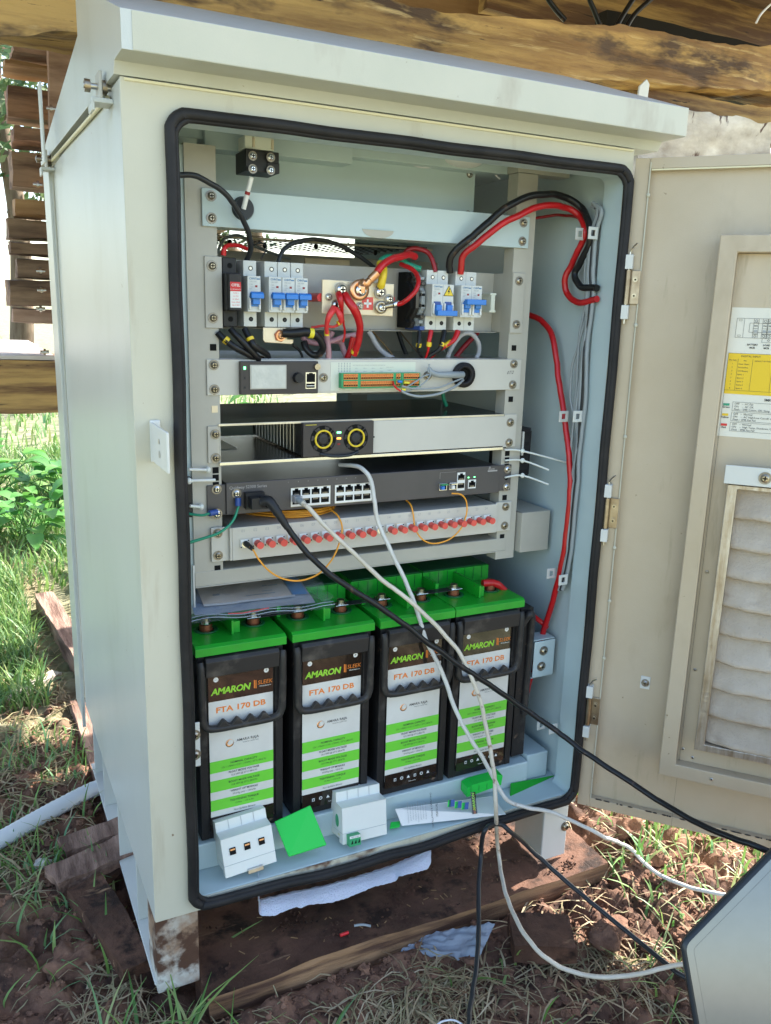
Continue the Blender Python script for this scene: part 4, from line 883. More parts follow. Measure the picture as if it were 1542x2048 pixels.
for k in range(24): x = .02+.42*k/23; b.cyl((x, .24, zz), (x, .50, zz), .0005, 'black', n=5, cap=False)
for k in range(11): y = .24+.26*k/10; b.cyl((.02, y, zz+.0012), (.44, y, zz+.0012), .0006, 'black', n=5, cap=False)
b.box(.015, .45, .238, .241, zz-.004, zz-.001, 'tinned')
for k in range(6): b.ball((.05+.07*k, .30+.03*(k % 3), zz-.004), .004, .004, .005, 'black', n=5)
o = b.build('mesh', t)
t = thing('duct', 'grey metal duct behind the breaker panel', 'duct', (.24, .3, .98)); b = MB(); b.box(.0, .47, .25, .36, .985, 1.024, 'rack'); b.box(.22, .30, .248, .2499, .99, 1.02, 'tinned'); b.build('box', t, .002)
t = thing('rear_bracket', 'pale sheet metal bracket standing deep in the rack behind the cables', 'bracket', (.37, .3, .80)); b = MB(); b.box(.33, .45, .298, .30, .792, .97, 'paint_leg'); b.box(.448, .45, .18, .298, .792, .97, 'paint_in_skytint'); b.build('plate', t, .001)
t = thing('relay_box', 'black ribbed plastic box fastened behind the right rack rail', 'box', (.50, .02, .70))
b = MB(); b.box(.4915, .5150, .01, .09, .685, .765, 'black'); b.box(.5152, .5165, .01, .06, .690, .760, 'black_matt')
for k in range(5): b.box(.4935, .513, .0092, .0099, .692+.015*k, .698+.015*k, 'black_matt')
b.build('case', t, .0012)
b = MB(); b.box(.4965, .5000, .006, .0090, .722, .760, 'paint_leg'); b.build('tag', t)
for k, (p, q_, r_) in enumerate((((1010, 900), (1045, 902), (1133, 925)), ((1010, 921), (1045, 921), (1098, 940)), ((1010, 955), (1045, 951), (1097, 969)))):
    b = MB(); pts_ = [Y(*p, -.006), Y(*q_, -.010), Y(*r_, -.035)]; b.tube(pts_, .0016, 'white_pl', n=6, sub=4); b.ball(pts_[1], .004, .003, .004, 'white_pl', n=6)
    tag(b.build('cable_tie'), ('highest', 'middle', 'lowest')[k]+' of the three pale cable ties sticking out past the right rack rail', 'cable tie', 'pale cable ties at the right rail')
for k, (p, q_) in enumerate((((378, 939), (416, 940)), ((378, 962), (430, 960)), ((380, 1012), (402, 1014)))):
    b = MB(); pts_ = [Y(*p, -.012), (Y(*p, -.012)+Y(*q_, -.008))/2, Y(*q_, -.006)]; b.tube(pts_, .0022, 'white_pl', n=6, sub=3); b.ball(pts_[2 if k != 1 else 0], .0040, .004, .0045, 'white_pl', n=6)
    tag(b.build('cable_tie'), ('highest', 'middle', 'lowest')[k]+' of the three pale cable ties on the left rack rail beside the switch', 'cable tie', 'pale cable ties at the left rail')
b = MB(); q = Y(378, 965, .0); b.box(-.050, -.033, -.004, .05, .668, .722, 'black'); tag(b.build('cable_holder', None, .001), 'black box half hidden behind the door seal left of the switch', 'box')
# ============================================================ BATTERIES (local: x across, y back from the front face, z up)
def battery(loc, label):
    t = thing('battery', label, 'battery', loc, 0, 'tall batteries standing in a row in the bottom of the cabinet')
    TL = Matrix.Translation(loc); H = .2740; W = .0605
    def B(): return MB(TL)
    b = B(); b.box(-W+.0015, W-.0015, .003, .50, 0, H, 'bat_case')
    for sx in (-1, 1): b.box(sx*(W-.007)-.0055, sx*(W-.007)+.0055, 0, .006, .0, H-.001, 'bat_case')
    b.box(-W+.012, W-.012, .0005, .0029, .0, .012, 'bat_case'); b.build('case', t, .002)
    # green lid with terminal wells
    b = B(); W2 = .0625
    b.prism([(-.0055, H+.0005), (-.0055, .2855), (.0, .2885), (.100, .2885), (.100, H+.0005)], -W2, W2, 'bat_green', 'yz')
    b.box(-W2, W2, .1003, .50, H+.0005, .3130, 'bat_green'); b.box(-W2+.003, W2-.003, .104, .50, .3133, .3143, 'bat_dark')  # dark green sheet on the raised top, shade put into its colour
    for k in range(7): b.box(-W2+.012+.0165*k, -W2+.0128+.0165*k, .0994, .1000, .292, .3125, 'bat_dark')
    b.box(-.0065, -.0035, .020, .0995, .2888, .3090, 'bat_green'); b.box(-.0030, .0065, .026, .0995, .2888, .3050, 'bat_green'); b.box(-W2+.0005, -W2+.006, .06, .0995, .2888, .3070, 'bat_green')
    ld = b.build('lid', t, .0012)
    for sx in (-1, 1):
        b = B(); x = sx*.0335; b.ring((x, .052, .2886), (0, 0, 1), .011, .0165, .0012, 'bat_dark', n=28); b.cyl((x, .052, .2886), (x, .052, .2889), .0112, 'hole', n=24); b.cyl((x, .052, .2889), (x, .052, .2975), .0088, 'copper_dark', n=16)
        b.cyl((x, .052, .2985), (x, .052, .3005), .0080, 'bright', n=18); b.cyl((x, .052, .3005), (x, .052, .3060), .0062, 'zinc', n=6); b.build('terminal', t)
    # label
    b = B(); xl, xr = -.0455, .0445; y = -.0006
    b.box(xl, xr, .0, .0004, .0215, .2470, 'label_white'); b.box(xl, xr, y, -.0001, .2060, .2470, 'label_black'); b.box(xl, xr, y, -.0001, .0100, .0330, 'label_black')
    for (z0, z1) in ((.1000, .1172), (.0712, .0882), (.0422, .0585)): b.box(xl, xr, y, -.0001, z0, z1, 'label_green')
    for x, s in ((-.0350, '–'), (.0350, '+')): b.cyl((x, y, .2372 if x < 0 else .2390), (x, y-.0002, .2372 if x < 0 else .2390), .0035, 'white', n=20); b.text(s, (x, y-.0004, .2372 if x < 0 else .2390), .0055, 'txt')
    b.text('AMARON', (-.0150, y-.0003, .2195), .0130, 'txt_lime', shear=.18, bold=.035, space=.92); b.box(.0172, .0188, y-.0003, y-.0002, .2155, .2275, 'txt_orange'); b.box(.0196, .0208, y-.0003, y-.0002, .2150, .2270, 'txt_orange')
    b.text('SLEEK', (.0330, y-.0003, .2225), .0082, 'txt_orange', shear=.12); b.text('VRLAB Batteries', (.0335, y-.0003, .2170), .0025, 'white')
    b.text('FTA 170 DB', (-.0010, y+.0004, .1920), .0112, 'txt_orange', bold=.03, wide=1.22)
    b.ring((-.0175, -.0001, .1405), (0, -1, 0), .0030, .0058, .0002, 'copper', n=24); b.cyl((-.0160, -.0003, .1418), (-.0160, -.0004, .1418), .0036, 'label_white', n=20)
    b.text('AMARA RAJA', (.0080, y+.0004, .1425), .0054, 'txt', bold=.01); b.text('Gotta be a better way', (.0120, y+.0004, .1382), .0025, 'txt')
    for z, a, c in ((.1085, 'NOMINAL CAPACITY', '12V / 170AH / C10 / 1.75VPC / 27°C (80.6°F)'), (.0943, 'FLOAT MODE VOLTAGE', '13.5 VPM @ 27°C (80.6°F)'), (.0795, 'BOOST MODE VOLTAGE', '13.8 VPM @ 27°C (80.6°F)'), (.0650, 'WEIGHT OF MODULE', '57.0 Kg (wt) ~ 125.6 lbs'), (.0503, 'TIGHTENING TORQUE', '13 Nm ~ 115 in lbs')):
        b.text(a, (.002, y-.0003, z+.0028), .0040, 'txt', bold=.012); b.text(c, (.002, y-.0003, z-.0022), .0034, 'txt')
    b.text('Non-Spillable Battery', (.002, y-.0003, .0375), .0036, 'txt', shear=.2)
    for k in range(6):
        x = -.028+.0115*k; z = .0225; b.box(x-.0034, x+.0034, y-.0002, y-.0001, z-.0034, z+.0034, 'black')
        if k % 3 == 1: b.ring((x, y-.0002, z), (0, -1, 0), .0015, .0026, .0002, 'white', n=14)
        elif k % 3 == 2: b.prism([(x-.0026, z-.0020), (x+.0026, z-.0020), (x, z+.0026)], y-.0005, y-.0003, 'white')
        else: b.box(x-.0019, x+.0019, y-.0005, y-.0003, z-.0024, z+.0020, 'white'); b.box(x-.0011, x+.0011, y-.0008, y-.0006, z-.0014, z+.0010, 'black')
    b.text('Made in India', (.002, y-.0003, .0140), .0024, 'white'); b.build('label', t)
    # swing handle with wavy grip
    b = B(); x0, x1, zt, zb = -.0600, .0590, .2725, .1715
    b.prism([(-.012, zt-.026), (-.014, zt-.004), (-.010, zt), (.0, zt), (.0, zt-.028)], x0+.009, x1-.009, 'bat_handle', 'yz')
    b.tube([(x0+.003, -.006, zt-.006), (x0+.0035, -.0095, zt-.018), (x0+.004, -.0095, zb+.03), (x0+.0055, -.0095, zb+.010), (x0+.016, -.0095, zb), (0, -.0095, zb-.001), (x1-.016, -.0095, zb), (x1-.0055, -.0095, zb+.010), (x1-.004, -.0095, zb+.03), (x1-.0035, -.0095, zt-.018), (x1-.003, -.006, zt-.006)], .0052, 'bat_handle', n=10, sub=5)
    wave = [(x0+.012, zb+.001)]+[(-.038+.076*i/40, zb+.0075+.0042*cos(2*pi*i/10+pi)) for i in range(41)]+[(x1-.012, zb+.001), (x1-.012, zb-.004), (x0+.012, zb-.004)]
    b.prism(wave, -.0135, -.0060, 'bat_handle')
    b.build('handle', t, .0012)
    return t
BX = (-.049+.0625, .0845+.0625, .2185+.0625, .345+.0625)
BY = -.060; BZ = .2205
for x, l_ in zip(BX, ('leftmost battery with the plastic bag of papers lying on its green lid', 'second battery from the left, behind the square green cover', 'third battery from the left, standing behind the white box with the green plug', 'rightmost battery, with a red lead on its green lid')):
    battery((x, BY, BZ), l_)
for k in (0, 1, 2):
    xa, xb = BX[k]+.0335, BX[k+1]-.0335; z = BZ+.2976; b = MB()
    b.box(xa-.009, xb+.009, BY+.045, BY+.060, z, z+.0012, 'black'); b.box(xa-.011, xa+.009, BY+.0435, BY+.061, z+.0012, z+.0022, 'bright'); b.box(xb-.009, xb+.011, BY+.0435, BY+.061, z+.0012, z+.0022, 'bright')
    tag(b.build('battery_link', None, .0004), ('link bar half hidden by the plastic bag between the two left batteries', 'link bar between the second and third batteries', 'link bar between the third and rightmost batteries')[k], 'link bar', 'metal link bars joining the batteries')
b = MB(); q = Y(1078, 1270, -.04); b.box(.476, .500, -.05, .3, .225, .485, 'bat_case'); b.tube([(.478, -.052, .46), (.485, -.060, .478), (.494, -.055, .470), (.496, -.052, .43), (.494, -.052, .30)], .006, 'bat_handle'); tag(b.build('side_spacer', None, .004), 'dark plastic block wedged upright right of the last battery', 'block')
# ============================================================ CABLES
def W_(name, label, pts, r, m, cat='cable', group=None, parent=None, n=10, sub=6, extra=None, rib=None):
    P = []
    rm = max(r) if isinstance(r, (list, tuple)) else r
    for p in pts:
        q = Y(*p) if len(p) == 3 else at(*p)
        if q.x > .5455-rm and q.y > -.105 and q.z > .25: q = at(p[0], p[1], 'x', .5455-rm)      # lies against the side wall
        P.append(q)
    b = MB(); b.tube(P, r, m, n=n, sub=sub+2, rib=rib, wob=min(.0016, rm*.42))
    if extra: extra(b, P)
    o = b.build(name, parent)
    return tag(o, label, cat, group) if parent is None else o
def ends(m, r, *idx):
    def f_(b, P):
        for i, j, t in idx: a = P[i].lerp(P[j], t); c_ = P[i].lerp(P[j], t+.35*(1 if t < .6 else -1)); d_ = (P[j]-P[i]).normalized(); b.cyl(a-d_*.003, a+d_*.003, r, m, n=12)
    return f_
W_('power_cable', 'thick black cable arching from the door seal down to the left breakers', [(346, 350, -.05), (385, 351, -.05), (430, 371, -.045), (466, 405, -.035), (490, 450, -.02), (501, 485, -.005), (497, 512, .01), (486, 532, .02)], .0034, 'cable_sheath', n=14)
W_('power_cable', 'black cable arching from the three breakers to the right behind the busbar', [(556, 524, .005), (566, 500, .01), (592, 484, .02), (630, 479, .03), (672, 488, .04), (715, 511, .05), (748, 534, .06)], .0030, 'cable_sheath')
W_('thin_wire', 'thin black wire looping between the breaker tops at the left', [(500, 498, .02), (517, 485, .015), (528, 489, .015), (532, 500, .01), (521, 519, .01)], .0010, 'black_cable', 'wire')
W_('thin_wire', 'short dark red wire bent over the black fuse holder', [(447, 512, .0), (451, 497, .0), (461, 490, .01), (476, 491, .02), (494, 498, .03)], [.0036, .0028, .0028, .0028], 'red', 'wire')
W_('thin_wire', 'loose grey wires lying over the black mesh guard at the left', [(436, 505, .1), (443, 485, .12), (455, 475, .15), (480, 472, .18), (520, 497, .2), (580, 518, .22)], .0022, 'grey_cable', 'wire')
W_('battery_cable', 'thick black cable arching from a two-pole breaker across the right rail to the side wall', [(899, 546, -.002), (902, 515, -.008), (925, 490, -.018), (960, 459, -.026), (1000, 425, -.032), (1040, 399, -.036), (1090, 388, -.034), (1130, 394, -.028), (1162, 415, -.024), (1178, 447, -.024), (1179, 485, -.022), (1163, 522, -.02), (1150, 548, -.018), (1163, 573, -.012), (1195, 577, .0)], .0050, 'black_cable', n=14)
W_('battery_cable', 'bright red cable arching over the right rail beside the thick black one', [(921, 548, -.002), (925, 515, -.008), (950, 490, -.018), (1000, 451, -.028), (1040, 428, -.032), (1090, 411, -.030), (1130, 414, -.026), (1156, 430, -.022), (1170, 460, -.020), (1161, 492, -.018), (1142, 530, -.018), (1130, 560, -.018), (1136, 590, -.016), (1158, 605, -.010), (1195, 598, .004)], .0047, 'redc', n=14)
W_('thin_wire', 'thin dark red wire crossing the dark corner right of the right rail', [(1055, 440, .02), (1090, 433, .02), (1125, 430, .01), (1160, 438, .0), (1172, 462, -.005)], .0022, 'red_dark', 'wire')
W_('battery_cable', 'long red cable hanging down the right side of the cabinet to the batteries', [(1052, 628, .07), (1085, 643, .055), (1107, 680, .04), (1118, 760, .02), (1130, 840, .0), (1139, 920, -.01), (1140, 1000, -.02), (1133, 1070, -.024), (1119, 1150, -.026), (1103, 1210, -.026), (1083, 1275, -.03), (1066, 1340, -.03), (1050, 1395, -.03), (1036, 1448, -.03)], .0046, 'redc', n=12)
W_('battery_cable', 'short red lead running from the rightmost battery terminal to the red cable', [(965, 1166, -.01), (988, 1166, -.012), (1012, 1183, -.016), (1046, 1213, -.02), (1080, 1243, -.025), (1094, 1255, -.028)], [.0060, .0060, .0042, .0042, .0042], 'redc', n=12)
for k, (dx, r, m) in enumerate(((0, .0028, 'grey_cable'), (8, .0030, 'grey_cable'), (15, .0025, 'cable_sheath'), (20, .0030, 'grey_cable'), (-5, .0020, 'grey_cable'), (12, .0028, 'cable_sheath'))):
    w1 = rnd.uniform(-4, 4); w2 = rnd.uniform(-5, 5)
    W_('side_cable', '%s cable of the grey and dark bundle tied down the right inner wall' % ('first', 'second', 'third dark', 'fourth', 'thin leftmost', 'fifth dark')[k], [(1185+dx*.5, 405+k*2, .02), (1196+dx*.4, 425, .015), (1182+dx*.5, 470, .0), (1176+dx*.6+w1, 540, .0), (1174+dx*.6, 600, .0), (1166+dx*.7+w2, 680, .0), (1160+dx*.7+w1, 760, .0), (1152+dx*.8, 830, .0), (1150+dx*.7+w2, 900, .0), (1144+dx*.6, 960, .0), (1140+dx*.5+w1, 1040, .002), (1128+dx*.5, 1130, .002), (1115+dx*.5, 1180, .01)], r, m, 'cable', 'cables tied down the right inner wall')
W_('thin_wire', 'pale grey cable bowing out left of the bundle on the right inner wall', [(1180, 600, .0), (1160, 680, -.002), (1145, 730, -.004), (1141, 790, -.004), (1150, 840, -.002), (1160, 880, .0)], .0020, 'grey_cable', 'wire')
# around the busbar
def zz8(x, y, d): a = z8(x, y); return (a[0], a[1], d)
W_('busbar_cable', 'thick red cable rising from the copper lug on the busbar', [zz8(985, 285, -.024), zz8(1040, 225, -.024), zz8(1130, 150, -.018), zz8(1250, 95, -.010), zz8(1380, 62, .0), zz8(1480, 80, .012)], .0050, 'redc', n=14)
W_('busbar_cable', 'dark red cable looping over the terminal blocks into the two-pole breaker', [(805, 515, .03), (815, 501, .025), (832, 497, .02), (852, 503, .012), (865, 519, .005), (871, 544, .0)], .0034, 'red_dark')
W_('busbar_cable', 'pinkish red cable looping from the right side of the busbar up behind it', [zz8(1235, 698, -.012), zz8(1300, 680, -.018), zz8(1400, 615, -.026), zz8(1490, 520, -.028), zz8(1522, 410, -.024), zz8(1490, 300, -.012), zz8(1400, 225, .0), zz8(1290, 180, .015)], .0033, 'redc')
W_('earth_cable', 'green cable running behind the red cable above the busbar', [zz8(1030, 190, .03), zz8(1060, 125, .03), zz8(1150, 90, .028), zz8(1270, 115, .022), zz8(1400, 180, .015), zz8(1560, 245, .008)], .0046, 'green')
W_('yellow_cable', 'short yellow cable entering the busbar from above', [zz8(1040, 470, -.010), zz8(1050, 430, -.013), zz8(1062, 330, -.013), zz8(1068, 250, -.006), zz8(1040, 170, .01)], .0056, 'yellow')
W_('red_lead', 'thick red lead hanging from the left screw of the busbar in a wide bend', [zz8(570, 565, -.014), zz8(620, 650, -.020), zz8(690, 745, -.024), zz8(745, 850, -.022), zz8(768, 980, -.018), zz8(765, 1100, -.012), zz8(740, 1220, -.006), zz8(690, 1345, .002)], [.0052, .0058, .0056, .0048, .0047, .0047], 'redc', n=14, extra=lambda b, P: b.cyl(P[-2].lerp(P[-1], .55), P[-2].lerp(P[-1], .85), .0054, 'yellow', n=14))
W_('red_lead', 'red lead half hidden behind the thick one with the yellow band', [zz8(690, 1110, .01), zz8(665, 1200, .012), zz8(640, 1300, .015), zz8(600, 1400, .02)], .0042, 'redc')
W_('red_lead', 'thin red lead with fat sleeve hanging straight down from the busbar screw', [zz8(500, 560, -.014), zz8(515, 620, -.020), zz8(530, 690, -.020), zz8(548, 800, -.016), zz8(560, 950, -.010), zz8(572, 1080, -.004), zz8(555, 1185, .0)], [.0046, .0046, .0038, .0017, .0015, .0015, .0015], 'redc')
W_('red_lead', 'red forked lead dropping left from the lower busbar screw to a pale tube', [zz8(440, 745, -.014), zz8(400, 810, -.020), zz8(365, 885, -.020), zz8(345, 970, -.014), zz8(343, 1075, -.006)], [.0042, .0046, .0038, .0030, .0030], 'red_sleeve', extra=lambda b, P: b.cyl(P[-1]+Vector((0, 0, .004)), P[-1]-Vector((0, 0, .003)), .0036, 'yellow', n=12))
W_('red_lead', 'red forked lead bending right and back from the lower busbar screw', [zz8(470, 750, -.014), zz8(505, 820, -.018), zz8(530, 890, -.016), zz8(500, 945, -.010), zz8(430, 980, -.006), zz8(300, 975, .0), zz8(150, 995, .01)], [.0036, .0042, .0034, .0018, .0018, .0018], 'red_sleeve', extra=lambda b, P: b.cyl(P[3]+Vector((-.002, 0, 0)), P[3]+Vector((.003, 0, .002)), .0034, 'yellow', n=12))
W_('sleeve_tube', 'pale pink plastic tube standing below the forked red lead', [zz8(343, 1080, -.004), zz8(352, 1180, .0), zz8(362, 1290, .0), zz8(366, 1400, .002)], .0042, 'pink', 'tube', 'pale pink plastic tubes behind the controller')
W_('sleeve_tube', 'pale pink plastic tube running sideways behind the red leads', [zz8(30, 1060, .02), zz8(60, 1150, .02), zz8(150, 1190, .02), zz8(260, 1200, .02), zz8(420, 1170, .02), zz8(560, 1110, .02), zz8(700, 1085, .02), zz8(790, 1070, .02)], .0037, 'pink', 'tube', 'pale pink plastic tubes behind the controller')
W_('sleeve_tube', 'pale pink tube slanting down past the thin red lead', [zz8(420, 1050, .03), zz8(390, 1150, .03), zz8(520, 1180, .03), zz8(560, 1290, .03), zz8(600, 1400, .03)], .0040, 'pink', 'tube', 'pale pink plastic tubes behind the controller')
W_('black_lead', 'black coiled lead with a yellow band leaving the brass coloured tab', [(566, 667, -.006), (590, 667, -.012), (612, 665, -.016), (626, 667, -.016), (638, 676, -.014), (646, 693, -.010), (638, 707, -.004), (624, 708, .002), (613, 697, .006), (609, 684, .010)], [.0060, .0064, .0060, .0048, .0048, .0048, .0048], 'black_cable', extra=lambda b, P: b.cyl(P[2].lerp(P[3], .4), P[2].lerp(P[3], 1.0), .0068, 'ybelt', n=14))
for k, (pp, l_) in enumerate(((((436, 664, .0), (449, 678, -.004), (470, 695, -.008), (495, 709, -.004), (526, 719, .004)), 'black lead with a yellow band slanting from the left rail to the display module'),
      (((462, 657, .0), (478, 676, -.006), (495, 695, -.008), (512, 712, -.004), (520, 722, .004)), 'black lead dropping from below the fuse holder'),
      (((490, 656, .0), (499, 675, -.006), (507, 692, -.010), (522, 701, -.006), (534, 711, .0), (536, 722, .004)), 'black lead with a yellow band below the lone breaker'))):
    W_('black_lead', l_, pp, .0044, 'black_cable', 'cable', 'black leads under the left breakers', extra=(lambda b, P: b.cyl(P[1].lerp(P[2], .0), P[1].lerp(P[2], .35), .0052, 'yellow', n=12)) if k != 1 else None)
W_('black_lead', 'thin black lead hanging behind the brass coloured tab', [(585, 690, .02), (598, 700, .02), (604, 712, .02), (606, 724, .02)], .0018, 'black_cable')
for k, (pp, r, m, l_) in enumerate((
    (((838, 662, .0), (838, 685, -.004), (836, 700, -.002), (840, 712, .004), (848, 722, .01)), (.0034, .0032, .0016, .0016), 'black_cable', 'leftmost black lead under the two-pole breakers'),
    (((862, 662, .0), (859, 682, -.004), (856, 700, -.002), (849, 722, .008)), (.0036, .0032, .0018, .0018), 'redc', 'left red lead under the two-pole breakers'),
    (((889, 662, .0), (886, 684, -.006), (880, 698, -.006), (862, 710, .0), (848, 724, .008)), (.0040, .0040, .0030, .0026), 'black_cable', 'right black lead under the two-pole breakers'),
    (((915, 662, .0), (905, 682, -.004), (880, 698, .0), (862, 712, .004), (852, 724, .01)), (.0044, .0034, .0030, .0028), 'redc', 'right red lead under the two-pole breakers'))):
    W_('breaker_lead', l_, pp, r, m, 'cable', 'leads under the two-pole breakers', extra=lambda b, P: b.cyl(P[1].lerp(P[2], .1), P[1].lerp(P[2], .6), .0040, 'yellow', n=10))
W_('clear_hose', 'grey translucent hose arching over the controller at the right', [(893, 722, .03), (903, 695, .028), (922, 671, .025), (942, 668, .025), (956, 684, .025), (958, 705, .028), (950, 722, .03)], .0036, 'clear_tube', 'hose')
W_('clear_hose', 'grey translucent hose slanting down behind the busbar panel', [(735, 662, .04), (750, 685, .04), (768, 706, .04), (795, 722, .04)], .0038, 'clear_tube', 'hose')
W_('thin_wire', 'black wire curving down in front of the pale rear bracket', [(796, 662, .10), (803, 685, .10), (812, 705, .10), (818, 722, .10)], .0034, 'black_cable', 'wire')
W_('thin_wire', 'olive coloured thin wire slanting down behind the controller', [(745, 663, .08), (765, 685, .08), (785, 710, .08), (792, 722, .08)], .0012, 'timber_tan', 'wire')
W_('thin_wire', 'thin dark wire slanting across the pale rear bracket', [(800, 663, .12), (820, 688, .12), (846, 716, .12)], .0012, 'timber_dark', 'wire')
W_('thin_wire', 'dark red cable slanting behind the grey translucent hose', [(955, 665, .06), (930, 690, .06), (912, 712, .06), (905, 722, .06)], .0040, 'red_dark', 'wire')
W_('thin_wire', 'dark green wire hanging behind the controller grommet', [(885, 785, .08), (888, 800, .08), (893, 812, .08)], .0030, 'green', 'wire')
# controller wiring
W_('grey_wire', 'grey cable bundle running from the controller grommet to the left', [(924, 750, -.004), (905, 749, -.012), (885, 750, -.016), (866, 745, -.016), (858, 735, -.014)], [.0052, .0050, .0046, .0040, .0020], 'grey_cable', 'wire')
for k, (pp, r, l_) in enumerate((
    (((859, 728, -.014), (856, 742, -.016), (862, 748, -.016), (848, 752, -.016), (830, 764, -.018), (812, 775, -.020)), .0011, 'upper thin grey wire bowed across the terminal plate'),
    (((926, 756, -.004), (905, 764, -.016), (880, 775, -.020), (850, 778, -.022), (825, 777, -.022), (803, 772, -.022)), .0013, 'thin grey wire running level from the grommet to the yellow marker'),
    (((926, 760, -.004), (908, 774, -.018), (880, 787, -.024), (845, 793, -.026), (815, 788, -.024), (802, 781, -.022)), .0019, 'thickest hanging grey wire under the terminal strips'),
    (((860, 740, -.016), (860, 752, -.018), (845, 768, -.020), (820, 781, -.020), (805, 782, -.020)), .0010, 'lower thin grey wire crossing to the right terminal strip'))):
    W_('grey_wire', l_, pp, r, 'grey_cable', 'wire', 'grey signal wires on the controller')
b = MB(); q = Y(801, 765, -.022)
for (px, py, m, l_) in ((796, 763, 'blue', 10), (808, 765, 'ybelt', 14), (803, 779, 'ybelt', 10)): q = Y(px, py, -.0215); b.cyl(q, q+Vector((l_*.0006, 0, -.0006)), .0019, m, n=8)
tag(b.build('wire_marker'), 'small yellow and blue wire markers at the terminal strip', 'marker')
W_('thin_wire', 'red and purple pair of thin wires plugged into the terminal strip', [(786, 763, -.016), (788, 770, -.024), (794, 777, -.024), (801, 782, -.024)], .0014, 'red', 'wire')
# network side
W_('fibre_cable', 'orange fibre cord hanging in a loop from port 01', [(500, 1094, -.030), (508, 1102, -.034), (518, 1120, -.036), (540, 1143, -.036), (568, 1158, -.036), (602, 1161, -.036), (638, 1147, -.034), (664, 1119, -.030), (679, 1085, -.024), (684, 1055, -.018), (676, 1032, -.008), (660, 1018, .01)], .0013, 'orange', 'cord', n=8)
W_('fibre_cable', 'orange fibre cord hanging in a loop from the optical port at the right', [(903, 987, -.014), (922, 989, -.020), (933, 1003, -.022), (933, 1028, -.024), (921, 1058, -.026), (898, 1079, -.026), (868, 1087, -.026), (845, 1079, -.024), (831, 1058, -.020), (827, 1030, -.014), (822, 1011, -.006), (812, 1000, .01)], .0012, 'orange', 'cord', n=8)
b = MB(); q = Y(493, 1088, -.016); q2 = Y(505, 1098, -.034); b.cyl(q, q2, .0042, 'black', r2=.0028, n=12); tag(b.build('fibre_connector'), 'black fibre connector plugged into port 01', 'connector')
b = MB(); C0 = Vector((.130, .080, .655))
for k in range(26):
    rx = .066+rnd.uniform(-.010, .008); ry = .062+rnd.uniform(-.012, .008); ox, oy = rnd.uniform(-.006, .006), rnd.uniform(-.006, .006); zz = .6515+.0006*k*.55; ph = rnd.uniform(0, 6)
    b.tube([(C0.x+ox+rx*cos(a), C0.y+oy+ry*sin(a), zz+.0012*sin(2*a+ph)) for a in np.linspace(0, 2*pi, 17)[:-1]], .0011, 'orange', n=5, sub=3, closed=True)
tag(b.build('fibre_coil'), 'coil of spare orange fibre lying on top of the patch panel', 'coil')
W_('earth_wire', 'green earth wire looping from the switch screw down to the left', [(476, 996, -.010), (476, 1012, -.012), (466, 1040, -.016), (446, 1060, -.018), (415, 1075, -.016), (378, 1085, -.012)], [.0018, .0018, .0022], 'green', 'wire', extra=lambda b, P: b.cyl(P[0], P[1], .0042, 'blue_dark', n=10))
W_('earth_wire', 'short green earth wire with a blue sleeve on the left rail', [(434, 1024, -.010), (418, 1027, -.014), (402, 1031, -.012), (378, 1028, -.006)], .0018, 'green', 'wire', extra=lambda b, P: b.cyl(P[0], P[1], .0040, 'blue_dark', n=10))
def plugA(b, P):
    q = Y(590, 995, -.0085); b.box(q.x-.0045, q.x+.0065, -.020, -.0075, q.z-.0055, q.z+.0035, 'clear_tube'); b.cyl(P[0], P[1], .0046, 'grey_cable', n=12)
cable_a = [(596, 999, -.020), (606, 1006, -.030), (630, 1030, -.040), (662, 1064, -.052), (710, 1108, -.064), (762, 1158, -.076), (826, 1207, -.088), (880, 1260, -.098), (918, 1306, -.106), (945, 1360, -.116), (960, 1400, -.122), (972, 1452, -.130), (982, 1505, -.138), (990, 1560, -.146), (992, 1620, -.152), (996, 1700, 'z', .105), (1010, 1780, 'z', .078), (1038, 1850, 'z', .078), (1080, 1905, 'z', .070), (1130, 1938, 'z', .050), (1200, 1953, 'z', .048), (1270, 1949, 'z', .055), (1355, 1929, 'z', .066), (1410, 1925, 'z', .07)]
W_('network_cable', 'cream network cable plugged into the first port bank and sweeping down to the ground', cable_a, .0032, 'cream', n=12, extra=plugA)
cable_b = [(680, 930, .03), (712, 932, .002), (730, 942, -.014), (742, 962, -.022), (748, 1000, -.030), (757, 1045, -.034), (776, 1092, -.042), (800, 1140, -.050), (822, 1188, -.060), (838, 1232, -.066), (850, 1275, -.074), (870, 1315, -.082), (890, 1360, -.090), (905, 1402, -.096), (926, 1452, -.104), (955, 1500, -.112), (985, 1552, -.120), (1001, 1582, -.126), (1020, 1604, -.132), (1052, 1614, -.138), (1100, 1624, -.146), (1150, 1645, -.158), (1205, 1672, -.176), (1243, 1688, 'z', .075), (1266, 1702, 'z', .062), (1285, 1722, 'z', .056), (1320, 1750, 'z', .054), (1380, 1775, 'z', .054), (1450, 1790, 'z', .056), (1500, 1800, 'z', .06)]
W_('network_cable', 'pale cable coming from under the rectifier shelf and leaving over the cabinet sill', cable_b, .0032, 'white_cable', n=12)
def plugC(b, P):
    q0 = Y(508, 998, -.008); b.box(q0.x-.014, q0.x+.012, -.018, -.0065, q0.z-.0115, q0.z+.0105, 'black'); b.box(q0.x-.011, q0.x+.012, -.034, -.018, q0.z-.0085, q0.z+.0065, 'black')
    b.tube([Vector((q0.x+.004, -.030, q0.z)), P[0], P[1], P[2]], [.0082, .0076, .0062, .0046], 'black', n=12, sub=6, rib=.93)
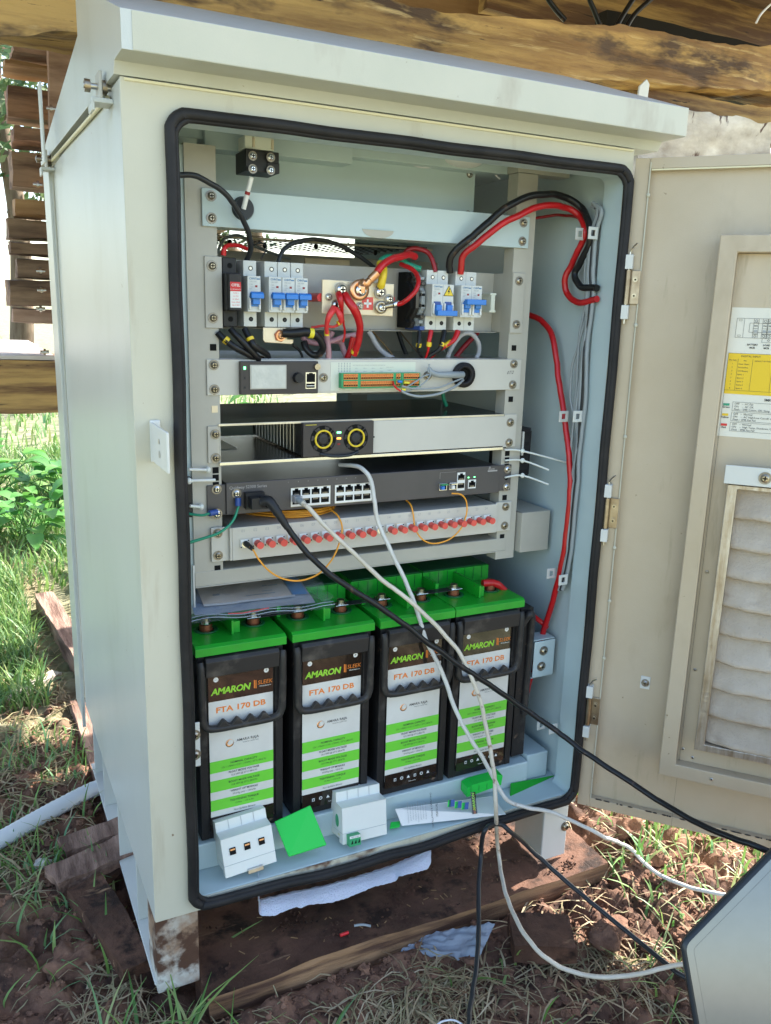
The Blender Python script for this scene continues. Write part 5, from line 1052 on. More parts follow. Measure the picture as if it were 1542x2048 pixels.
W_('mains_cable', 'thick black power cable plugged into the switch and running down to the right', [(538, 1003, -.036), (555, 1025, -.044), (575, 1056, -.050), (605, 1095, -.058), (645, 1136, -.068), (700, 1176, -.078), (760, 1213, -.088), (820, 1258, -.098), (880, 1303, -.106), (940, 1345, -.114), (1000, 1385, -.122), (1060, 1425, -.132), (1130, 1474, -.165), (1200, 1524, -.215), (1300, 1590, -.29), (1400, 1648, -.37), (1500, 1688, -.44), (1560, 1712, -.47)], .0042, 'black_cable', n=14, extra=plugC)
W_('black_cable', 'dark cable hanging over the cabinet sill with both ends trailing on the ground', [(936, 2060, 'z', .045), (944, 1992, 'z', .045), (954, 1930, 'z', .05), (957, 1860, 'z', .062), (958, 1780, 'z', .085), (962, 1705, 'z', .12), (968, 1665, -.146), (982, 1650, -.138), (1004, 1650, -.138), (1022, 1664, -.146), (1060, 1697, 'z', .12), (1120, 1752, 'z', .085), (1200, 1820, 'z', .062), (1280, 1884, 'z', .05), (1330, 1926, 'z', .05), (1360, 1948, 'z', .05), (1410, 1970, 'z', .05)], .0036, 'cable_sheath', n=12)
# ============================================================ LOOSE THINGS IN THE BOTTOM OF THE CABINET
def devbox(T_, name, label, slots, plug):
    t = thing(name, label, 'surge protector', T_.to_translation()); t.rotation_euler = T_.to_euler(); t['group'] = 'white surge protectors lying on the cabinet sill'
    def B(): return MB(T_)
    # local: x width .072, y front face at 0, depth, z height .09
    w = .072; b = B()
    pr = [(.0, .0), (.0, .0520), (-.0005, .0530), (.020, .0560), (.020, .0700), (.060, .0700), (.060, .0), (.048, .0), (.048, .006), (.012, .006), (.012, .0)]
    b.prism([(y, z) for y, z in pr], 0, w, 'white_pl', 'yz')
    for k in range(1, 4): b.box(w*k/4-.0002, w*k/4+.0002, .0192, .0200, .0565, .0700, 'txt_grey')
    b.box(-.0002, w+.0002, -.0006, .03, .0155, .0158, 'txt_grey')
    b.build('body', t, .0012)
    if slots:
        for k in range(3):
            b = B(); x = .010+.0205*k; z = .029+.0005*k; b.box(x, x+.0085, -.0012, -.0006, z, z+.0095, 'hole'); b.box(x+.001, x+.0075, -.0016, -.0013, z+.0060, z+.0080, 'copper'); b.build('terminal_opening', t)
        b = B(); b.box(.030, .052, -.004, .004, -.0035, .003, 'steel'); b.build('rail_clip', t, .0008)
    if plug:
        b = B(); b.box(.006, .024, -.010, .0, -.001, .0145, 'term_green'); b.box(.0065, .0235, -.0104, -.0101, .0105, .0142, 'white'); b.text('NC C NO', (.015, -.0107, .0124), .0030, 'txt')
        for k in range(3): b.prism([(.0080+.0055*k, .0025), (.0115+.0055*k, .0025), (.0110+.0055*k, .0085)], -.0106, -.0102, 'hole')
        b.build('green_plug', t, .0003)
        b = B(); b.ball((-.0002, .018, .0300), .0006, .006, .0095, 'term_green', n=8); b.text('SPD', (-.0006, .012, .0110), .004, 'ybelt', xd=(0, -1, 0)); b.build('side_mark', t)
    return t
def place(p_left, p_right, yl, yr, tilt=0.):      # frame from two measured bottom front corners
    a, c = Y(*p_left, yl), Y(*p_right, yr); X = (c-a).normalized(); Z = Vector((0, 0, 1)); Yv = Z.cross(X).normalized(); Z = X.cross(Yv)
    s = (c-a).length/.072
    Rm = Matrix((X, Yv, Z)).transposed().to_4x4() @ Matrix.Rotation(tilt, 4, 'X')
    return Matrix.Translation(a) @ Rm, s
Tm, s_ = place((452, 1757), (556, 1722), -.110, -.110, radians(-14)); devbox(Tm, 'surge_protector', 'white surge protector with three square holes leaning in the lower left corner', True, False)
Tm, s_ = place((686, 1690), (783, 1666), -.106, -.104, radians(-12)); devbox(Tm, 'surge_protector', 'white surge protector with a small green plug at the middle of the sill', False, True)
def slab(name, label, cat, pix, th, m, bevel=.0008, group=None, extra=None):   # thin plate through measured corners (px, py, y)
    P = [Y(*p) for p in pix]; nrm = (P[1]-P[0]).cross(P[2]-P[0]).normalized(); n = len(P)
    b = MB(); b.add(P+[p+nrm*th for p in P], [tuple(range(n)), tuple(range(2*n-1, n-1, -1))]+[(k, n+k, n+(k+1) % n, (k+1) % n) for k in range(n)], m)
    if extra: extra(b, P, nrm)
    return tag(b.build(name, None, bevel), label, cat, group)
slab('battery_cover', 'square bright green plastic cover leaning against the batteries between the white boxes', 'cover', [(578, 1714, -.112), (549, 1643, -.080), (621, 1610, -.078), (654, 1690, -.110)], .004, 'bright_green', .0015)
b = MB(); q = Y(960, 1580, -.07)
b.prism([(0, -.004), (.060, .006), (.062, .022), (.052, .026), (.046, .019), (.010, .016), (.0, .012)], 0, .022, 'green', 'xz', T=Matrix.Translation(Y(934, 1590, -.090)) @ Matrix.Rotation(-.1, 4, 'Z')); 
for v_ in range(len(b.v)): pass
for k in range(4): b.box(.006+.014*k, .0065+.014*k, -.0006, 0, .004, .014, 'bat_dark', T=Matrix.Translation(Y(934, 1590, -.090)) @ Matrix.Rotation(-.1, 4, 'Z'))
b.m = ['bright_green' if x == 'green' else x for x in b.m]
tag(b.build('battery_cover', None, .001), 'ribbed green plastic cover lying behind the folded leaflet', 'cover')
slab('battery_cover', 'long flat green plastic strip at the right rear corner of the sill', 'cover', [(1020, 1598, -.092), (1022, 1566, -.068), (1108, 1550, -.066), (1110, 1576, -.086)], .003, 'bat_green', .0008)
slab('battery_cover', 'small green scrap showing beside the left end of the leaflet', 'cover', [(780, 1656, -.095), (782, 1644, -.085), (800, 1642, -.085), (800, 1652, -.095)], .003, 'bright_green', .0005)
# leaflet
def leaflet_extra(b, P, n_):
    a = P[0]; X = (P[3]-P[0]); L_ = X.length; X = X/L_; Yv = (P[1]-P[0]); Yv = (Yv-X*Yv.dot(X)).normalized(); N = n_ if n_.dot(cC_v-a) > 0 else -n_; off = N*.0012+(n_*0)
    g = lambda u, v: a+X*u+Yv*v+off
    def rot_text(t, u, v, s, m='txt', **k): vs, fs = text_mesh(t, **k); b.add([g(u, v)+Yv*(p.x*s)-X*(p.y*s)+off*.1 for p in vs], fs, m)
    for k in range(8): rot_text(('Installation of the battery', 'general instructions', 'safety precautions', 'charging and storage')[k % 4], .010+.0040*k, .018, .0030, 'txt_grey')
    rot_text('INSTALLATION & OPERATING', .048, .018, .0038); rot_text('MANUAL', .056, .018, .0048)
    for k in range(3):
        for (u, v, w, h, m) in ((.075+.011*k, .020-.003*k, .009, .010, 'blue_dark'), (.073+.011*k, .020-.003*k, .005, .010, 'bright_green')): b.quad(g(u, v), g(u+w, v), g(u+w+.002, v+h), g(u+.002, v+h), m)
    b.quad(g(.112, .006), g(.120, .006), g(.120, .038), g(.112, .038), 'label_black'); rot_text('AMARON', .116, .024, .006, 'txt_lime', bold=.02); rot_text('SLEEK', .116, .011, .004, 'txt_orange')
cC_v = Vector(CAM)
LF = [at(804, 1652, 'z', .185), Y(790, 1618, -.082), Y(985, 1592, -.086), Y(1012, 1629, -.133)]
LF = [(p.x, p.y, p.z) for p in LF]
def Yp(*p): return Vector(p)
_Y, Y = Y, Yp
slab('leaflet', 'folded white instruction leaflet with green battery pictures on the sill', 'leaflet', LF, .0008, 'paper', 0, extra=leaflet_extra)
Y = _Y
# bag of papers
def bagmesh():
    b = MB(); z0 = BZ+.3155; A = [at(376, 1235, 'z', z0), at(640, 1256, 'z', z0), at(604, 1140, 'z', z0), at(385, 1165, 'z', z0)]
    A = [Vector((-.050, -.036, z0)), Vector((.142, -.050, z0)), Vector((.170, .130, z0)), Vector((-.030, .130, z0))]; return A, z0
A, z0 = bagmesh()
t = thing('bag_of_papers', 'clear zip bag holding beige and blue printed papers on top of the left batteries', 'plastic bag', (.05, .04, BZ+.30))
def patch(b, A, u0, u1, v0, v1, z, m, nu=24, nv=20, amp=.003, seed=0, th=0):
    vs = []
    for j in range(nv+1):
        for i in range(nu+1):
            u = u0+(u1-u0)*i/nu; v = v0+(v1-v0)*j/nv; p = A[0].lerp(A[1], u).lerp(A[3].lerp(A[2], u), v)
            h = amp*noise.noise(Vector((u*5+seed, v*5, seed)))+amp*.5*noise.noise(Vector((u*13, v*13+seed, 1))); vs.append((p.x, p.y, z+h*(1+1.2*max(0, .35-u))))
    b.add(vs, [(j*(nu+1)+i, j*(nu+1)+i+1, (j+1)*(nu+1)+i+1, (j+1)*(nu+1)+i) for j in range(nv) for i in range(nu)], m, True)
b = MB(); patch(b, A, .05, .92, .05, .98, z0+.0035, 'sheet_reflect', amp=.001); patch(b, A, .13, .78, .24, .99, z0+.0056, 'paper_tan', amp=.001, seed=0); patch(b, A, .79, .90, .24, .99, z0+.0056, 'lblue', 2, 10, amp=.001)
patch(b, A, .13, .80, .20, .245, z0+.0056, 'paper', amp=.001)
for (u, v, w_, h_) in ((.22, .42, .05, .04), (.45, .33, .22, .015), (.60, .52, .12, .02), (.50, .66, .10, .015), (.58, .40, .08, .012)): patch(b, A, u, u+w_, v, v+h_, z0+.0062, 'txt_grey', 4, 2, amp=.0)
b.build('papers', t)
b = MB(); patch(b, A, -.04, 1.04, -.08, 1.02, z0+.0125, 'bag', 60, 50, amp=.0095, seed=3.3); patch(b, A, -.04, 1.04, -.08, 1.02, z0+.0012, 'bag', 8, 8, amp=.001)
P0 = [A[0].lerp(A[1], u)+Vector((0, -.018+.002*sin(u*9), .006+.002*sin(u*14))) for u in np.linspace(-.02, 1.02, 12)]; b.tube(P0, .0007, 'bag2', n=6); b.tube([p+Vector((0, .006, .002)) for p in P0], .0006, 'bag2', n=6)
b.tube([P0[i]+Vector((0, .010, .002)) for i in range(3, 7)], .0009, 'red_cap', n=6); b.build('clear_bag', t)
# foam strip under the sill
top = [(515, 1802), (560, 1792), (620, 1780), (680, 1765), (740, 1748), (800, 1728), (858, 1700)]
bot = [(518, 1829), (545, 1829), (560, 1822), (590, 1809), (598, 1814), (612, 1806), (660, 1803), (700, 1790), (745, 1770), (788, 1760), (792, 1750), (815, 1745), (850, 1737), (864, 1722)]
def poly_at(pl, x):
    for (a0, b0), (a1, b1) in zip(pl, pl[1:]):
        if a0 <= x <= a1: return b0+(b1-b0)*(x-a0)/max(1e-6, a1-a0)
    return pl[-1][1]
b = MB(); NU, NV = 120, 12; vs = []
for side in (0, 1):
    for j in range(NV+1):
        for i in range(NU+1):
            x = 516+(862-516)*i/NU; v = j/NV; yt, yb_ = poly_at([(510, 1803)]+top+[(870, 1700)], x), poly_at(sorted(bot), x)+1.5*noise.noise(Vector((x*.2, 0, 0))); p = Y(x, yt+(yb_-yt)*v, -.100-.014*v)
            edge = min(1, 5*v, 5*(1-v), 5*i/NU*4, 20*(1-i/NU)); k = (.008*edge**.5)*(1 if side else -1); p += Vector((0, k, k*.15))+Vector((0, 1, .3))*.0012*noise.noise(p*160); vs.append(p)
o_ = (NU+1)*(NV+1); fs = [(j*(NU+1)+i, j*(NU+1)+i+1, (j+1)*(NU+1)+i+1, (j+1)*(NU+1)+i) for j in range(NV) for i in range(NU)]
b.add(vs, fs+[tuple(k+o_ for k in reversed(f)) for f in fs], 'foam', True)
tag(b.build('foam_strip'), 'torn strip of pale blue-white packing foam hanging under the cabinet sill', 'foam')
# ============================================================ TIMBER, POSTS, PLANKS
def rough_box(mb, x0, x1, y0, y1, z0, z1, m, st=.03, amp=.004, seed=0, T=None, mfront=None, taper=None):
    """box with an uneven, hewn surface"""
    nx_, ny_, nz_ = [max(1, int(round((b-a)/st))) for a, b in ((x0, x1), (y0, y1), (z0, z1))]
    def P(x, y, z):
        v = Vector((x, y, z)); k = Vector((x*6+seed, y*18, z*18)); k2 = Vector((x*30, y*55+seed, z*55))
        d = Vector((noise.noise(k), noise.noise(k+Vector((9, 0, 0))), noise.noise(k+Vector((0, 9, 0)))))*amp+Vector((noise.noise(k2), noise.noise(k2+Vector((9, 0, 0))), noise.noise(k2+Vector((0, 9, 0)))))*amp*.35
        return v+d
    def face(f, na, nb, m_):
        vs = [P(*f(i/na, j/nb)) for j in range(nb+1) for i in range(na+1)]
        mb.add(vs, [(j*(na+1)+i, j*(na+1)+i+1, (j+1)*(na+1)+i+1, (j+1)*(na+1)+i) for j in range(nb) for i in range(na)], m_, True, T)
    L = lambda a, b, t: a+(b-a)*t
    face(lambda u, v: (L(x0, x1, u), y0, L(z0, z1, v)), nx_, nz_, mfront or m); face(lambda u, v: (L(x1, x0, u), y1, L(z0, z1, v)), nx_, nz_, m)
    face(lambda u, v: (L(x0, x1, u), L(y0, y1, v), z1), nx_, ny_, m); face(lambda u, v: (L(x0, x1, u), L(y1, y0, v), z0), nx_, ny_, m)
    face(lambda u, v: (x0, L(y1, y0, u), L(z0, z1, v)), ny_, nz_, m); face(lambda u, v: (x1, L(y0, y1, u), L(z0, z1, v)), ny_, nz_, m)
# plank in front, mud on top
b = MB(); TP = Matrix.Translation((.26, -.02, 0)) @ Matrix.Rotation(radians(-.5), 4, 'Z')
rough_box(b, -.325, .355, -.135, .12, .006, .052, 'plank_mud', st=.005, amp=.0055, mfront='plank_edge', T=TP)
tag(b.build('plank'), 'long mud covered plank with a pale front edge lying under the cabinet', 'plank')
for k, (pp, th, l_) in enumerate(((((1050, 1835), (1165, 1862), (1120, 1935), (1075, 1920), (1010, 1870)), .030, 'muddy broken board end lying in front of the long plank at the right'),)):
    P = [at(x, y, 'z', .030) for x, y in pp]; b = MB(); c = sum(P, Vector())/len(P)
    rough_box(b, -.045, .045, -.035, .035, -.012, .020, 'plank_mud', st=.008, amp=.006, T=Matrix.Translation(c) @ Matrix.Rotation(radians(-25), 4, 'Z'))
    tag(b.build('board_piece'), l_, 'board')
for k, (a, c_, w_, z, m, l_) in enumerate((((240, 1740), (135, 1760), .060, .045, 'plank_mud', 'dark splintered board poking out left of the cabinet, upper of the two'), ((250, 1790), (150, 1800), .060, .028, 'plank_mud', 'dark splintered board poking out left of the cabinet, lower of the two'))):
    pass
def board(name, label, c, L, w_, th, rz, m, tilt=0., roll=0., st=.02, amp=.003, cat='board', mfront=None):
    b = MB(); T_ = Matrix.Translation(c) @ Matrix.Rotation(rz, 4, 'Z') @ Matrix.Rotation(tilt, 4, 'Y') @ Matrix.Rotation(roll, 4, 'X')
    rough_box(b, -L/2, L/2, -w_/2, w_/2, 0, th, m, st=st, amp=amp, T=T_, seed=L*7, mfront=mfront); return tag(b.build(name), label, cat)
board('board', 'splintered grey brown board poking out left of the plinth, upper of the pair', at(212, 1672, 'z', .05), .15, .052, .014, radians(14), 'bark_pink', st=.008, amp=.007, tilt=.05)
board('board', 'larger splintered board with a pale broken edge, lower of the pair by the plinth', at(205, 1728, 'z', .045), .17, .062, .020, radians(20), 'bark_pink', st=.008, amp=.009, tilt=.07)
board('board', 'muddy board lying lengthwise beside the front left leg', at(222, 1868, 'z', .035), .20, .050, .024, radians(103), 'plank_mud', st=.008, amp=.007)
board('board', 'short muddy chunk of wood lying left of the two splintered boards', at(150, 1800, 'z', .03), .07, .035, .020, radians(-30), 'plank_mud', st=.008, amp=.007)
board('board', 'dark broken wood chip standing out of the soil under the lower splintered board', at(190, 1775, 'z', .03), .09, .030, .012, radians(30), 'plank_mud', st=.008, amp=.006, tilt=-.12)
b = MB(); q = at(86, 1728, 'z', .035); b.ball(q, .014, .011, .009, 'post_pale', n=8, lump=.5, seed=3); tag(b.build('stone'), 'small grey stone lying alone on the soil at the left', 'stone')
b = MB(); q = at(150, 1925, 'z', .03); b.ball(q, .040, .030, .022, 'clod', n=16, lump=.6, seed=9); tag(b.build('soil_lump'), 'large red brown lump of soil at the lower left', 'soil lump')
b = MB(); q = at(1262, 1660, 'z', .06); b.ball(q, .024, .020, .019, 'clod', n=16, lump=.6, seed=5); tag(b.build('soil_lump'), 'pinkish brown lump of soil in the sun under the door', 'soil lump')
b = MB(); q = at(1095, 1892, 'z', .03); b.ball(q+Vector((.1, -.02, 0)), .03, .024, .018, 'clod', n=16, lump=.6, seed=15); tag(b.build('soil_lump'), 'dark lump of soil right of the broken board end', 'soil lump')
board('board', 'reddish board lying lengthwise behind the white conduit', at(205, 1530, 'z', .02), .55, .05, .02, radians(91), 'bark_pink', st=.02, amp=.005)
board('board', 'pinkish weathered board running back along the cabinet in the grass', at(140, 1300, 'z', .02), .75, .05, .05, radians(95), 'bark_pink', st=.02, amp=.006)
board('board', 'greyish board half buried in the grass at the left edge', at(30, 1395, 'z', .02), .26, .035, .015, radians(38), 'timber_grey', st=.02)
# corrugated conduit
b = MB(); b.tube([at(-60, 1712, 'z', .045), at(0, 1680, 'z', .045), at(60, 1646, 'z', .044), at(120, 1613, 'z', .043), at(185, 1580, 'z', .042), at(260, 1552, 'z', .04)], .0155, 'conduit', n=18, sub=12, rib=.94)
tag(b.build('conduit'), 'white corrugated conduit coming out of the grass to the back of the cabinet', 'conduit')
# overhead beam
b = MB(); rough_box(b, -1.3, 2.2, .35, .47, 1.372, 1.462, 'beam', st=.014, amp=.014, T=Matrix.Translation((.64, 0, 0)) @ Matrix.Rotation(radians(-4.2), 4, 'Y') @ Matrix.Translation((-.64, 0, 0)))
tag(b.build('beam'), 'thick rough yellow brown log beam crossing above the cabinet roof', 'beam')
b = MB(); T_ = Matrix.Translation((1.15, .40, 1.392)) @ Matrix.Rotation(radians(1), 4, 'Y')
rough_box(b, -.13, .9, -.02, .10, -.028, .020, 'beam2', st=.016, amp=.010, T=T_); tag(b.build('beam'), 'lower yellow brown timber wedged between the log beam and the pale post', 'beam')
b = MB(); q = at(1460, 250, 'y', .36); rough_box(b, q.x-.24, q.x+.15, .36, .50, .0, 1.372, 'post_pale', st=.014, amp=.020); tag(b.build('post'), 'pale cracked wooden post top beside the open door', 'post')
b = MB(); q = at(1290, 168, 'y', .30); b.prism([(q.x-.014, 1.352), (q.x+.010, 1.352), (q.x+.012, 1.384), (q.x+.004, 1.392), (q.x-.012, 1.378)], .30, .305, 'paint_leg'); tag(b.build('roof_bracket', None, .001), 'small bent white metal tab standing up behind the roof edge', 'bracket')
# deck above: joists, and boards extended unseen to keep sun off the roof
for k, (y, z, m) in enumerate(((.80, 1.56, 'timber_tan'), (1.05, 1.60, 'timber_dark'), (1.35, 1.62, 'timber_red'))):
    b = MB(); rough_box(b, -1.6, 2.4, y, y+.09, z, z+.10, m, st=.08, amp=.006, seed=k*4); tag(b.build('joist'), ('tan joist under the deck just behind the log beam', 'dark joist under the middle of the deck', 'reddish joist at the far side of the deck')[k], 'joist')
for k in range(8):
    x = -1.5+.42*k
    b = MB(); rough_box(b, x, x+.418, -.25, 1.3, 1.72+.004*(k % 2), 1.755+.004*(k % 2), ('timber_tan', 'timber_dark', 'timber_red')[k % 3], st=.15, amp=.004, seed=k)
    o = b.build('deck_board'); tag(o, '%s of the wide deck boards overhead' % ('leftmost', 'second from the left', 'third from the left', 'fourth from the left', 'fifth from the left', 'third from the right', 'second from the right', 'rightmost')[k], 'board', 'deck boards overhead')
b = MB(); P = [at(x, y, 'y', .9) for x, y in ((1300, -20), (1600, -40), (1600, 60), (1340, 55), (1270, 60))]; 
rough_box(b, .2, 1.9, .90, .94, 1.60, 1.90, 'timber_pale', st=.04, amp=.006); tag(b.build('board'), 'pale yellow board high behind the log beam at the top of the picture', 'board')
b = MB(); rough_box(b, .80, 2.6, .66, .70, 1.585, 1.80, 'beam2', st=.03, amp=.008, T=Matrix.Translation((.8, 0, 1.585)) @ Matrix.Rotation(radians(3), 4, 'Y') @ Matrix.Translation((-.8, 0, -1.585))); tag(b.build('board'), 'yellow brown board above and behind the log beam at the upper right', 'board')
b = MB(); rough_box(b, 1.05, 2.8, .56, .60, 1.47, 1.60, 'gap_shade', st=.04, amp=.005); tag(b.build('board'), 'black filler painted as the shade in the gap above the log beam at the right edge', 'board')  # black filler added as the shade inside the gap
for k, pp in enumerate((((1172, -40), (1178, -5), (1188, 20), (1200, 50)), ((1290, -40), (1262, 5), (1243, 35), (1230, 60)), ((1345, -40), (1300, 0), (1268, 30), (1250, 60)), ((1080, -40), (1095, -5), (1112, 20), (1130, 40)))):
    b = MB(); b.tube([Y(x, y, .50) for x, y in pp], .0055, 'black_cable'); tag(b.build('overhead_cable'), ('black cable nearest the roof centre hanging behind the log beam', 'left black cable of the crossing pair behind the log beam', 'right black cable of the crossing pair behind the log beam', 'short black cable end peeping over the log beam, leftmost')[k], 'cable', 'black cables behind the log beam')
b = MB(); b.tube([Y(x, y, .32) for x, y in ((1512, 46), (1522, 28), (1540, 10), (1560, -5))], .0022, 'wire_white'); tag(b.build('white_wire'), 'short white cord end in the upper right corner', 'cord')
# stacked timber steps at the left, behind the cabinet
t = thing('timber_stack', 'stacked red brown boards bolted to a pale post behind the cabinet at the left', 'timber stack', (-.05, 1.45, .85))
YS = 1.35
for k, (x0, x1, y0, y1, m, dy) in enumerate(((14, 175, 84, 120, 'timber_pink', 0), (18, 170, 120, 152, 'timber_tan', .02), (10, 160, 168, 250, 'timber_red', .05), (12, 150, 252, 294, 'timber_red', 0), (26, 140, 302, 380, 'timber_dark', .06), (18, 135, 394, 436, 'timber_tan', 0), (24, 130, 437, 480, 'timber_dark', .03), (16, 130, 482, 512, 'timber_dark', 0), (20, 130, 514, 560, 'timber_dark', .03), (20, 130, 561, 612, 'timber_dark', .03), (16, 130, 616, 646, 'timber_pink', 0))):
    a, c = Y(x0, y0, YS+dy), Y(x1, y1, YS+dy); b = MB(); rough_box(b, a.x+(.012, -.01, .004, .016, -.006)[k % 5], c.x+.05, YS+dy-.02*(k % 2), YS+dy+.12, c.z, a.z-.002, m, st=.015, amp=.007, seed=k*3); b.build('board', t)
b = MB(); a, c = Y(101, 120, YS-.03), Y(124, 330, YS-.03); rough_box(b, a.x-.004, a.x+.045, YS-.04, YS-.005, .83, 1.60, 'timber_pink', st=.04, amp=.004, T=Matrix.Translation((a.x, 0, 1.6)) @ Matrix.Rotation(radians(2), 4, 'Y') @ Matrix.Translation((-a.x, 0, -1.6))); b.build('post', t)
b = MB()
for (px, py) in ((103, 217), (82, 542), (84, 580), (82, 618), (90, 704), (76, 369)): q = Y(px, py, YS-.045); b.cut(); b.cyl(q-Vector((.012, 0, 0)), q+Vector((.01, 0, 0)), .0045, 'bright', n=10); b.cyl(q-Vector((.004, 0, 0)), q+Vector((.002, 0, 0)), .0085, 'bright', n=6)
b.build('bolt', t)
b = MB(); a, c = Y(-40, 640, 1.30), Y(112, 725, 1.30); rough_box(b, -1.5, c.x+.12, 1.30, 1.62, Y(0, 828, 1.30).z, Y(0, 722, 1.30).z, 'timber_dark', st=.03, amp=.005, mfront='beam2'); tag(b.build('bearer'), 'massive squared beam carrying the stacked timber at the left', 'beam')
b = MB(); zt = Y(0, 722, 1.30).z; rough_box(b, -1.5, -.07, 1.305, 2.25, zt+.002, zt+.012, 'timber_grey', st=.04, amp=.003); tag(b.build('board'), 'bleached grey board lying on the massive beam at the left', 'board')
b = MB(); rough_box(b, -1.6, -.02, .72, .80, 1.44, 1.50, 'timber_red', st=.04, amp=.004, seed=4); tag(b.build('joist'), 'reddish joist above the stacked timber at the upper left', 'joist')
b = MB(); rough_box(b, -1.6, .05, .60, .64, 1.475, 1.53, 'timber_dark', st=.04, amp=.004, seed=7); b.box(-1.6, .0, .590, .598, 1.462, 1.474, 'timber_tan'); tag(b.build('joist'), 'dark joist with a pale edge strip at the upper left', 'joist')
for k, (x, y) in enumerate(((-1.3, 1.4), (1.45, 1.5), (-1.3, 2.5), (1.5, 2.5))):
    b = MB(); rough_box(b, x, x+.12, y, y+.12, 0, 1.60, 'timber_dark', st=.08, amp=.006, seed=k); tag(b.build('deck_post'), 'wooden deck post, %s' % ('near left', 'near right behind the open door', 'far left', 'far right behind the open door')[k], 'post', 'deck posts')
# ============================================================ GLOSSY PANEL, LOWER RIGHT
P0 = Y(1366, 1892, -.52); N = Vector((-.47, -.78, .36)).normalized()
def on(px, py): return Vector(atp_(px, py, P0, N))
def atp_(px, py, P, Nn):
    d = cF+(px-771)/FPX*cR-(py-1024)/FPX*cU; n_ = np.array(Nn); t_ = ((np.array(P)-cC)@n_)/(d@n_); return cC+t_*d
K = on(1362, 1888); E1 = (on(1542, 1705)-K).normalized(); E2 = (on(1392, 2060)-K).normalized(); Lw, Lh = .33, .24
def rq(inset_, r=.020, n_=10):
    c = [K, K+E1*Lw, K+E1*Lw+E2*Lh, K+E2*Lh]; cen = sum(c, Vector())/4; out_ = []
    for i in range(4):
        p, a, b_ = c[i], c[i-1], c[(i+1) % 4]; da, db = (a-p).normalized(), (b_-p).normalized()
        ang = da.angle(db); p2 = p+(da+db)*(inset_/sin(ang)); rr = max(r-inset_*.9, .003)/math.tan(ang/2)
        s_, e_ = p2+da*rr, p2+db*rr
        for k in range(n_+1): u = k/n_; out_.append(s_*(1-u)**2+p2*2*u*(1-u)+e_*u*u)
    return out_
t = thing('glossy_screen', 'glossy grey screen lid with a black rounded rim at the bottom right corner', 'screen', K)
b = MB(); o1 = rq(0); i1 = rq(.0042); n = len(o1); Nf = N
vs = [p for p in o1]+[p+Nf*.001 for p in i1]+[p-Nf*.009 for p in o1]
b.add(vs, [(k, (k+1) % n, n+(k+1) % n, n+k) for k in range(n)]+[(k, 2*n+k, 2*n+(k+1) % n, (k+1) % n) for k in range(n)]+[tuple(range(3*n-1, 2*n-1, -1))], 'glossy_rim', True); b.build('rim', t)
b = MB(); i2 = rq(.0046); b.add([p+Nf*.0006 for p in i2], [tuple(range(n))], 'glossy'); b.build('panel', t)
b = MB(); i3, i4 = rq(.0125), rq(.0132); b.add([p+Nf*.0008 for p in i3]+[p+Nf*.0002 for p in i4], [(k, (k+1) % n, n+(k+1) % n, n+k) for k in range(n)], 'glossy_line', True); b.build('reflection_line', t)  # ring painted as the edge of a reflection on the panel
# ============================================================ SMALL LITTER
q = at(688, 1867, 'z', .056); b = MB(); b.cyl(q-Vector((.0065, .001, 0)), q+Vector((.0065, -.001, .0005)), .0024, 'red', n=12); b.cyl(q+Vector((.0064, -.001, .0005)), q+Vector((.0067, -.001, .0005)), .0014, 'hole', n=10); tag(b.build('cable_sleeve'), 'small bright red sleeve lying on the muddy plank', 'sleeve')
q = at(726, 1851, 'z', .056); b = MB(); b.tube([q-Vector((.012, -.005, 0)), q+Vector((0, .0006, .001)), q+Vector((.010, -.006, 0))], .0018, 'grey_cable', n=8); tag(b.build('cable_scrap'), 'grey green cable scrap lying beside the red sleeve on the plank', 'scrap')
b = MB(); A2 = [at(x, y, 'z', z) for x, y, z in ((800, 1905, .022), (955, 1925, .022), (990, 1848, .05), (860, 1868, .03))]
patch(b, A2, 0, 1, 0, 1, 0, 'bag2', 16, 14, amp=.0) if False else None
vs = []
for j in range(15):
    for i in range(21):
        u, v = i/20, j/14; p = A2[0].lerp(A2[1], u).lerp(A2[3].lerp(A2[2], u), v); vs.append(p+Vector((0, 0, .012*abs(noise.noise(Vector((u*4, v*5, 2))))+.004*noise.noise(Vector((u*14, v*14, 5))))))
b.add(vs, [(j*21+i, j*21+i+1, (j+1)*21+i+1, (j+1)*21+i) for j in range(14) for i in range(20)], 'bag2', True); tag(b.build('plastic_scrap'), 'crumpled bluish plastic film tucked under the front edge of the plank', 'plastic')
b = MB()
for k in range(46):
    x, y = rnd.uniform(-.02, .52), rnd.uniform(-.14, -.03); a = rnd.uniform(0, pi); l_ = rnd.uniform(.002, .006); b.box(-l_, l_, -.0005, .0005, 0, .0008, 'timber_tan', T=Matrix.Translation((x, y, .0555)) @ Matrix.Rotation(a, 4, 'Z'))
o = b.build('wood_chips', kind='stuff'); tag(o, 'pale wood chips sprinkled on the muddy plank', 'wood chips')
b = MB(); b.tube([at(x, y, 'z', .03) for x, y in ((868, 2060), (880, 2045), (905, 2040), (925, 2050), (932, 2070))], .0013, 'wire_white', n=6); tag(b.build('white_loop'), 'small white wire loop at the bottom edge of the picture', 'wire')
